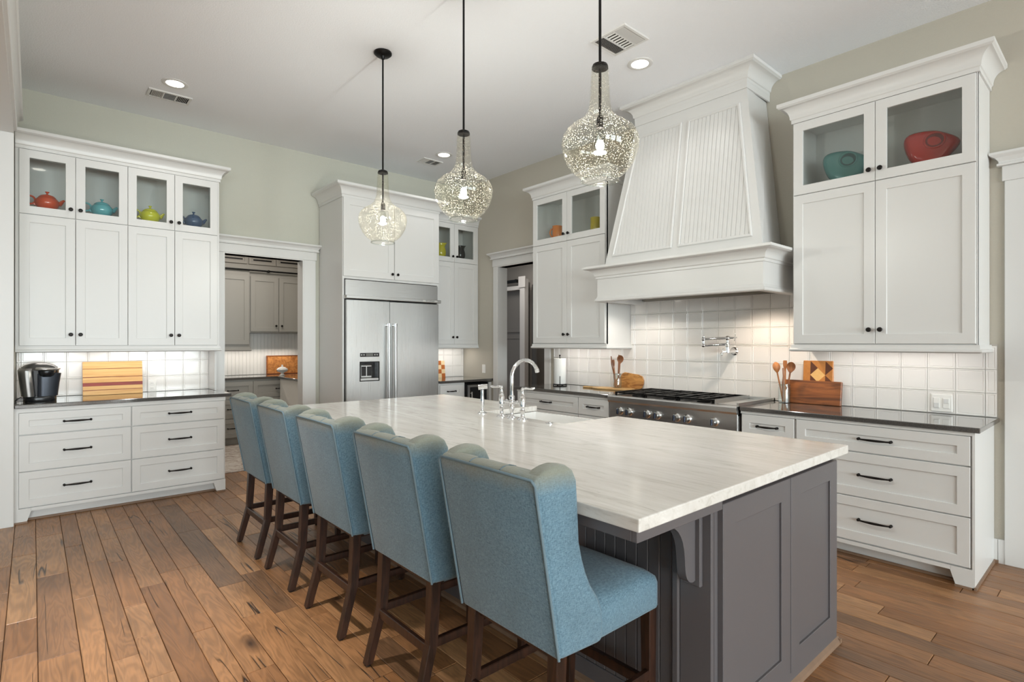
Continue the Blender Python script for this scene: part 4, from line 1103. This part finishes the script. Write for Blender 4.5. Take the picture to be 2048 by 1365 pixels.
outlet('white light switch on the painted wall above the beverage cooler', (XB, 5.82, 1.035), RB, 'single')

# ------------------------------------------------------------------ things on the range-wall worktops
def jar(name, label, loc, r, h):
    t = thing(name, label, 'utensil jar', loc)
    p = [(r*.92, 0), (r, .004), (r, h*.8), (r*.93, h*.88), (r*.93, h)]
    M().lathe(p+[(q-.003, z) for q, z in p[::-1][:-1]]+[(r*.9, .006), (0, .006)], 24).build('glass', jar_m, t, 40)
    for q in (.93, .955): M().tube([(r*.945*math.cos(2*PI*i/24), r*.945*math.sin(2*PI*i/24), h*q) for i in range(24)], .0018, 5, close=True).build('thread', jar_m, t, 60)
    return t
def spoon(label, base, tip, m, kind='spoon', size=.03):
    b, e = Vector(base), Vector(tip); d = (e-b); L = d.length
    o = M(); bl = .085 if kind != 'stick' else 0
    if kind == 'stick': o.tube([(0, 0, 0), (0, 0, L*.5), (.006, 0, L*.75), (0, .0, L)], [.0055, .006, .0055, .005], 8)
    else:
        o.tube([(0, 0, 0), (0, 0, L-bl*.9)], [.0055, .0065], 8)
        K = []
        prof = {'spoon': [(0, .25), (.12, .5), (.3, .85), (.5, 1), (.7, .95), (.87, .7), (.97, .35), (1, .1)],
                'spatula': [(0, .25), (.2, .5), (.4, .85), (.6, 1), (.8, 1), (.93, .95), (1, .8)]}[kind]
        for q, w in prof:
            z = L-bl+bl*q; dep = .006*math.sin(PI*q) if kind == 'spoon' else .001
            K.append([(-size*w, dep, z), (-size*w*.5, -.004+dep*2.0, z), (size*w*.5, -.004+dep*2.0, z), (size*w, dep, z), (size*w*.5, .004+dep*2, z), (-size*w*.5, .004+dep*2, z)])
        o.loops(K)
    R = d.normalized().to_track_quat('Z', 'Y').to_matrix().to_4x4()
    # face the broad side into the room
    o.xf(Matrix.Translation(b) @ R @ Matrix.Rotation(math.radians(-60), 4, 'Z'))
    ob = o.build('wooden_'+kind.replace('stick', 'stirrer'), m, None, 40)
    return tag(ob, label, 'utensil')
JX, JY = 4.462, 1.835
jar('utensil_jar', 'glass jar of wooden utensils beside the walnut board', (JX, JY, .914), .045, .15)
spoon('wooden spoon leaning left in the jar beside the walnut board', (JX, JY+.010, .925), (JX-.015, JY+.064, 1.235), spoonl, 'spoon', .03)
spoon('light wooden spatula upright in the jar beside the walnut board', (JX+.016, JY, .925), (JX+.026, JY+.004, 1.248), spoonl, 'spatula', .03)
spoon('dark wooden spoon leaning right in the jar beside the walnut board', (JX, JY-.010, .925), (JX-.015, JY-.062, 1.238), spoonw, 'spoon', .032)
spoon('brown wooden stirrer in the jar beside the walnut board', (JX-.022, JY+.004, .925), (JX-.034, JY-.004, 1.19), spoonw, 'stick')
o = M().cbox(0, .405, 0, .028, 0, .182, .004).build('walnut_board', walnut); tag(o, 'long walnut board leaning on the tiles in front of the diamond board', 'cutting board')
o.location = (4.505, 1.855, .9155); o.rotation_euler = (math.radians(-8), 0, RB)
t = thing('diamond_board', 'cutting board with dark and light diamond pattern behind walnut board', 'cutting board', (4.545, 1.735, .9155), RB); t.rotation_euler = (math.radians(-5), 0, RB)
M().cbox(0, .215, 0, .022, 0, .335, .004).build('board', dia_m, t)
q = .0535
def rhomb(cx_, cz_, mm, part):
    a, b = q, q*1.0
    P4 = {'l': [(cx_-a, cz_), (cx_, cz_-b), (cx_, cz_+b)], 'r': [(cx_, cz_-b), (cx_+a, cz_), (cx_, cz_+b)]}[part]
    M().prism(P4, 1, -.0012, .0005).build('inlay', mm, t)
for cz_ in (.335-q-.004, .335-3*q-.004, .335-5*q-.004):
    for cx_ in (q, 3*q): rhomb(cx_+.0005, cz_, dia_d, 'r' ); rhomb(cx_+.0005, cz_, dia_m, 'l')
for cz_ in (.335-2*q-.004, .335-4*q-.004): rhomb(.1075, cz_, dia_l, 'l'); rhomb(.1075, cz_, dia_l, 'r')
# left of the cooktop
TX, TY = 4.42, 3.50
tr = []
out = [(-.055, -.25), (.055, -.25), (.085, -.22), (.09, .1), (.07, .16), (.03, .2), (.025, .32), (.0, .335), (-.025, .32), (-.03, .2), (-.07, .16), (-.09, .1), (-.085, -.22)]
o = M().prism(out, 2, 0, .016).build('paddle_board', pinew, None, bevel=.003, segs=1); tag(o, 'flat pale paddle board lying left of the cooktop', 'cutting board'); o.location = (TX, TY+.03, .9145); o.rotation_euler = (0, 0, .12)
# rounded olive wood board leaning on the tiles
pl = [(-.185, .012), (-.17, 0), (.12, 0), (.155, .02), (.172, .06), (.172, .10), (.15, .14), (.10, .155), (.0, .165), (-.06, .172), (-.09, .16), (-.115, .12), (-.155, .105), (-.188, .075), (-.195, .04)]
o = M().prism(pl, 1, 0, .018).build('olive_board', olivew, None, bevel=.004, segs=2); tag(o, 'rounded olive wood board leaning on the tiles left of cooktop', 'cutting board')
o.location = (4.545, 3.40, .9155); o.rotation_euler = (math.radians(-7), 0, RB)
JX, JY = 4.46, 3.475
jar('utensil_jar', 'glass jar of dark spoons on the pale paddle board', (JX, JY, .9305), .043, .145)
spoon('carved wooden spoon with round bowl in the jar on the paddle board', (JX, JY-.010, .94), (JX, JY-.042, 1.262), spoonw, 'spoon', .033)
spoon('thin wooden stirrer leaning left in the jar on the paddle board', (JX-.01, JY+.014, .94), (JX-.016, JY+.064, 1.25), spoonw, 'stick')
spoon('dark wooden spatula in the jar on the paddle board', (JX-.015, JY+.006, .94), (JX-.02, JY+.035, 1.215), spoonw, 'spatula', .013)
spoon('upright wooden stirrer behind the round spoon on the paddle board', (JX+.018, JY+.006, .94), (JX+.034, JY+.006, 1.265), spoonw, 'stick')
# paper towels
t = thing('towel_holder', 'black wire paper towel holder left of the cooktop', 'towel holder', (4.40, 4.22, .914))
M().tube([(.075*math.cos(2*PI*i/28), .075*math.sin(2*PI*i/28), .012) for i in range(28)], .005, 8, close=True).cyl((-.075, 0, .012), (.075, 0, .012), .004, n=8).cyl((0, -.075, .012), (0, .075, .012), .004, n=8).build('base_ring', black, t, 50)
for a in range(4): M().ball((.075*math.cos(a*PI/2+.4), .075*math.sin(a*PI/2+.4), .007), .007).build('foot', black, t, 50)
M().cyl((0, 0, .012), (0, 0, .325), .005, n=10).ball((0, 0, .332), .010).build('spindle', black, t, 50)
M().tube([(-.052, -.052, .012), (-.053, -.053, .10), (-.051, -.051, .105)], .0035, 8).build('tension_arm', black, t, 50)
p = [(.018, 0), (.066, 0), (.068, .003), (.068, .277), (.066, .28), (.018, .28)]
L_ = [[(r*math.cos(2*PI*i/36), r*math.sin(2*PI*i/36), z) for i in range(36)] for r, z in p]; L_.append(L_[0])
o = M().loops(L_, cap0=False, cap1=False).build('paper_towel_roll', paper, None, 40); tag(o, 'white roll of paper towels on the black holder', 'paper towel'); o.location = (4.40, 4.22, .933)

# ------------------------------------------------------------------ teapots and pitchers
def teapot(x, col, label):
    m = glaze('glaze_'+label.split()[0], col)
    t = thing('teapot', label, 'teapot', (x, 6.05, 2.4985))
    M().lathe([(.036, 0), (.04, .003), (.04, .008), (.058, .016), (.075, .038), (.082, .062), (.078, .085), (.066, .102), (.058, .108), (0, .108)], 28).build('body', m, t, 40)
    ld = M().lathe([(.06, .108), (.058, .113), (.045, .126), (.022, .135), (.009, .139), (0, .139)], 24).build('lid', m, t, 40)
    M().lathe([(.008, .138), (.006, .146), (.012, .154), (.016, .160), (.010, .162), (0, .160)], 14).build('finial', m, ld, 40)
    M().tube([(.074, 0, .062), (.092, 0, .082), (.102, 0, .096), (.113, 0, .105)], [.02, .015, .011, .008], 12).build('spout', m, t, 50)
    M().tube([(-.112+.036*math.cos(2*PI*i/20), 0, .078+.034*math.sin(2*PI*i/20)) for i in range(20)], .0075, 10, close=True).tube([(-.07, 0, .04), (-.085, 0, .05), (-.094, 0, .056)], .0085, 8).build('handle', m, t, 50)
teapot(.092, (216, 84, 48), 'red orange glazed teapot behind glass in the left cabinet')
teapot(.462, (98, 176, 186), 'turquoise glazed teapot behind glass in the left cabinet')
teapot(.822, (206, 204, 38), 'lemon yellow glazed teapot behind glass in the left cabinet')
teapot(1.178, (64, 88, 122), 'navy blue glazed teapot behind glass in the left cabinet')
def disc_pitcher(loc, rz, col, label, s=1.0):
    """round flattened jug: lip at the left, grip at the upper right with its hollow painted darker"""
    m = glaze('pitcher_'+label.split()[0], col)
    t = thing('pitcher', label, 'pitcher', loc, rz)
    n = 36; R = .098*s; L = []
    for w, k in ((-.052, .45), (-.051, .72), (-.045, .88), (-.03, .97), (0, 1.0), (.03, .97), (.045, .88), (.051, .72), (.052, .45)):
        ring = []
        for i in range(n):
            a = 2*PI*i/n; r = R*k
            x_, z_ = r*math.cos(a)*1.06, R+r*math.sin(a)
            up = max(0, math.sin(a))
            x_ -= .03*s*k*max(0, math.cos(a-math.radians(140)))**5; z_ += .022*s*k*max(0, math.cos(a-math.radians(140)))**5
            x_ += .034*s*k*max(0, math.cos(a-math.radians(12)))**9
            ring.append((x_, w*s, max(z_, .014*s)))
        L.append(ring)
    M().loops(L).build('body', m, t, 60)
    M().lathe([(.056*s, 0), (.06*s, .006), (.052*s, .018*s), (0, .018*s)], 20, sy=.75).build('foot', m, t, 50)
    c = (.022*s, R+.034*s)
    M().tube([(c[0]+.046*s*math.cos(2*PI*i/28), -.0505*s, c[1]+.042*s*math.sin(2*PI*i/28)) for i in range(28)], .006*s, 8, close=True).build('grip_rim', m, t, 50)
    M().loops([[(c[0]+.043*s*k*math.cos(2*PI*i/28), -.0525*s+d*s, c[1]+.039*s*k*math.sin(2*PI*i/28)) for i in range(28)] for k, d in ((1, 0), (.5, .001), (.05, .0012))], cap0=False).build('grip_hollow_shade', mat('hollow_shade_'+label.split()[0], tuple(int(q*.62) for q in col), .25), t, 50)  # shade of the grip recess painted as darker glaze on an almost flat dish
    return t
disc_pitcher((4.36, 1.375, 2.5245), math.radians(-78), (70, 124, 122), 'teal glazed disc pitcher in the cabinet right of the hood', 1.15)
disc_pitcher((4.36, .885, 2.5245), math.radians(-78), (170, 30, 18), 'red glazed disc pitcher in the cabinet right of the hood', 1.15)
def jug(loc, rz, col, label, s=1):
    m = glaze('jug_'+label.split()[0], col)
    t = thing('jug', label, 'jug', loc, rz)
    L = []
    for r, z in ((.04, 0), (.05, .004), (.062, .03), (.068, .065), (.062, .10), (.05, .13), (.046, .15), (.052, .172), (.048, .172), (.042, .15), (.046, .13), (.055, .1), (.05, .05), (.02, .02)):
        ring = []
        for i in range(28):
            a = 2*PI*i/28; k = max(0, math.cos(a))**6*max(0, (z-.125))*.6 if z > .125 else 0
            ring.append(((r*math.cos(a)+k)*s, r*math.sin(a)*s, (z+k*.3)*s))
        L.append(ring)
    M().loops(L).build('body', m, t, 50)
    M().tube([((-.05-.036*math.sin(a))*s, 0, (.095+.05*math.cos(a))*s) for a in [PI*k/10 for k in range(11)]], .008*s, 8).build('handle', m, t, 50)
jug((4.07, 6.09, 2.5135), math.radians(-30), (214, 200, 60), 'yellow ball jug behind glass in the niche cabinet', 1.12)
jug((4.385, 6.09, 2.5135), math.radians(-20), (26, 26, 28), 'black ball jug behind glass in the niche cabinet', 1.12)
def mug(loc, rz, col, label):
    m = glaze('mug_'+label.split()[0], col)
    t = thing('pitcher', label, 'pitcher', loc, rz)
    M().lathe([(.05, 0), (.054, .005), (.056, .08), (.054, .15), (.056, .165), (.05, .165), (.048, .08), (.045, .012), (0, .012)], 26).build('body', m, t, 40)
    M().tube([(-.053-.035*math.sin(a), 0, .085+.045*math.cos(a)) for a in [PI*k/10 for k in range(11)]], .008, 8).build('handle', m, t, 50)
mug((4.38, 4.24, 2.5165), math.radians(-20), (232, 130, 30), 'orange pitcher behind glass left of the hood')
mug((4.38, 3.69, 2.5165), math.radians(160), (196, 172, 40), 'mustard yellow pitcher behind glass left of the hood')
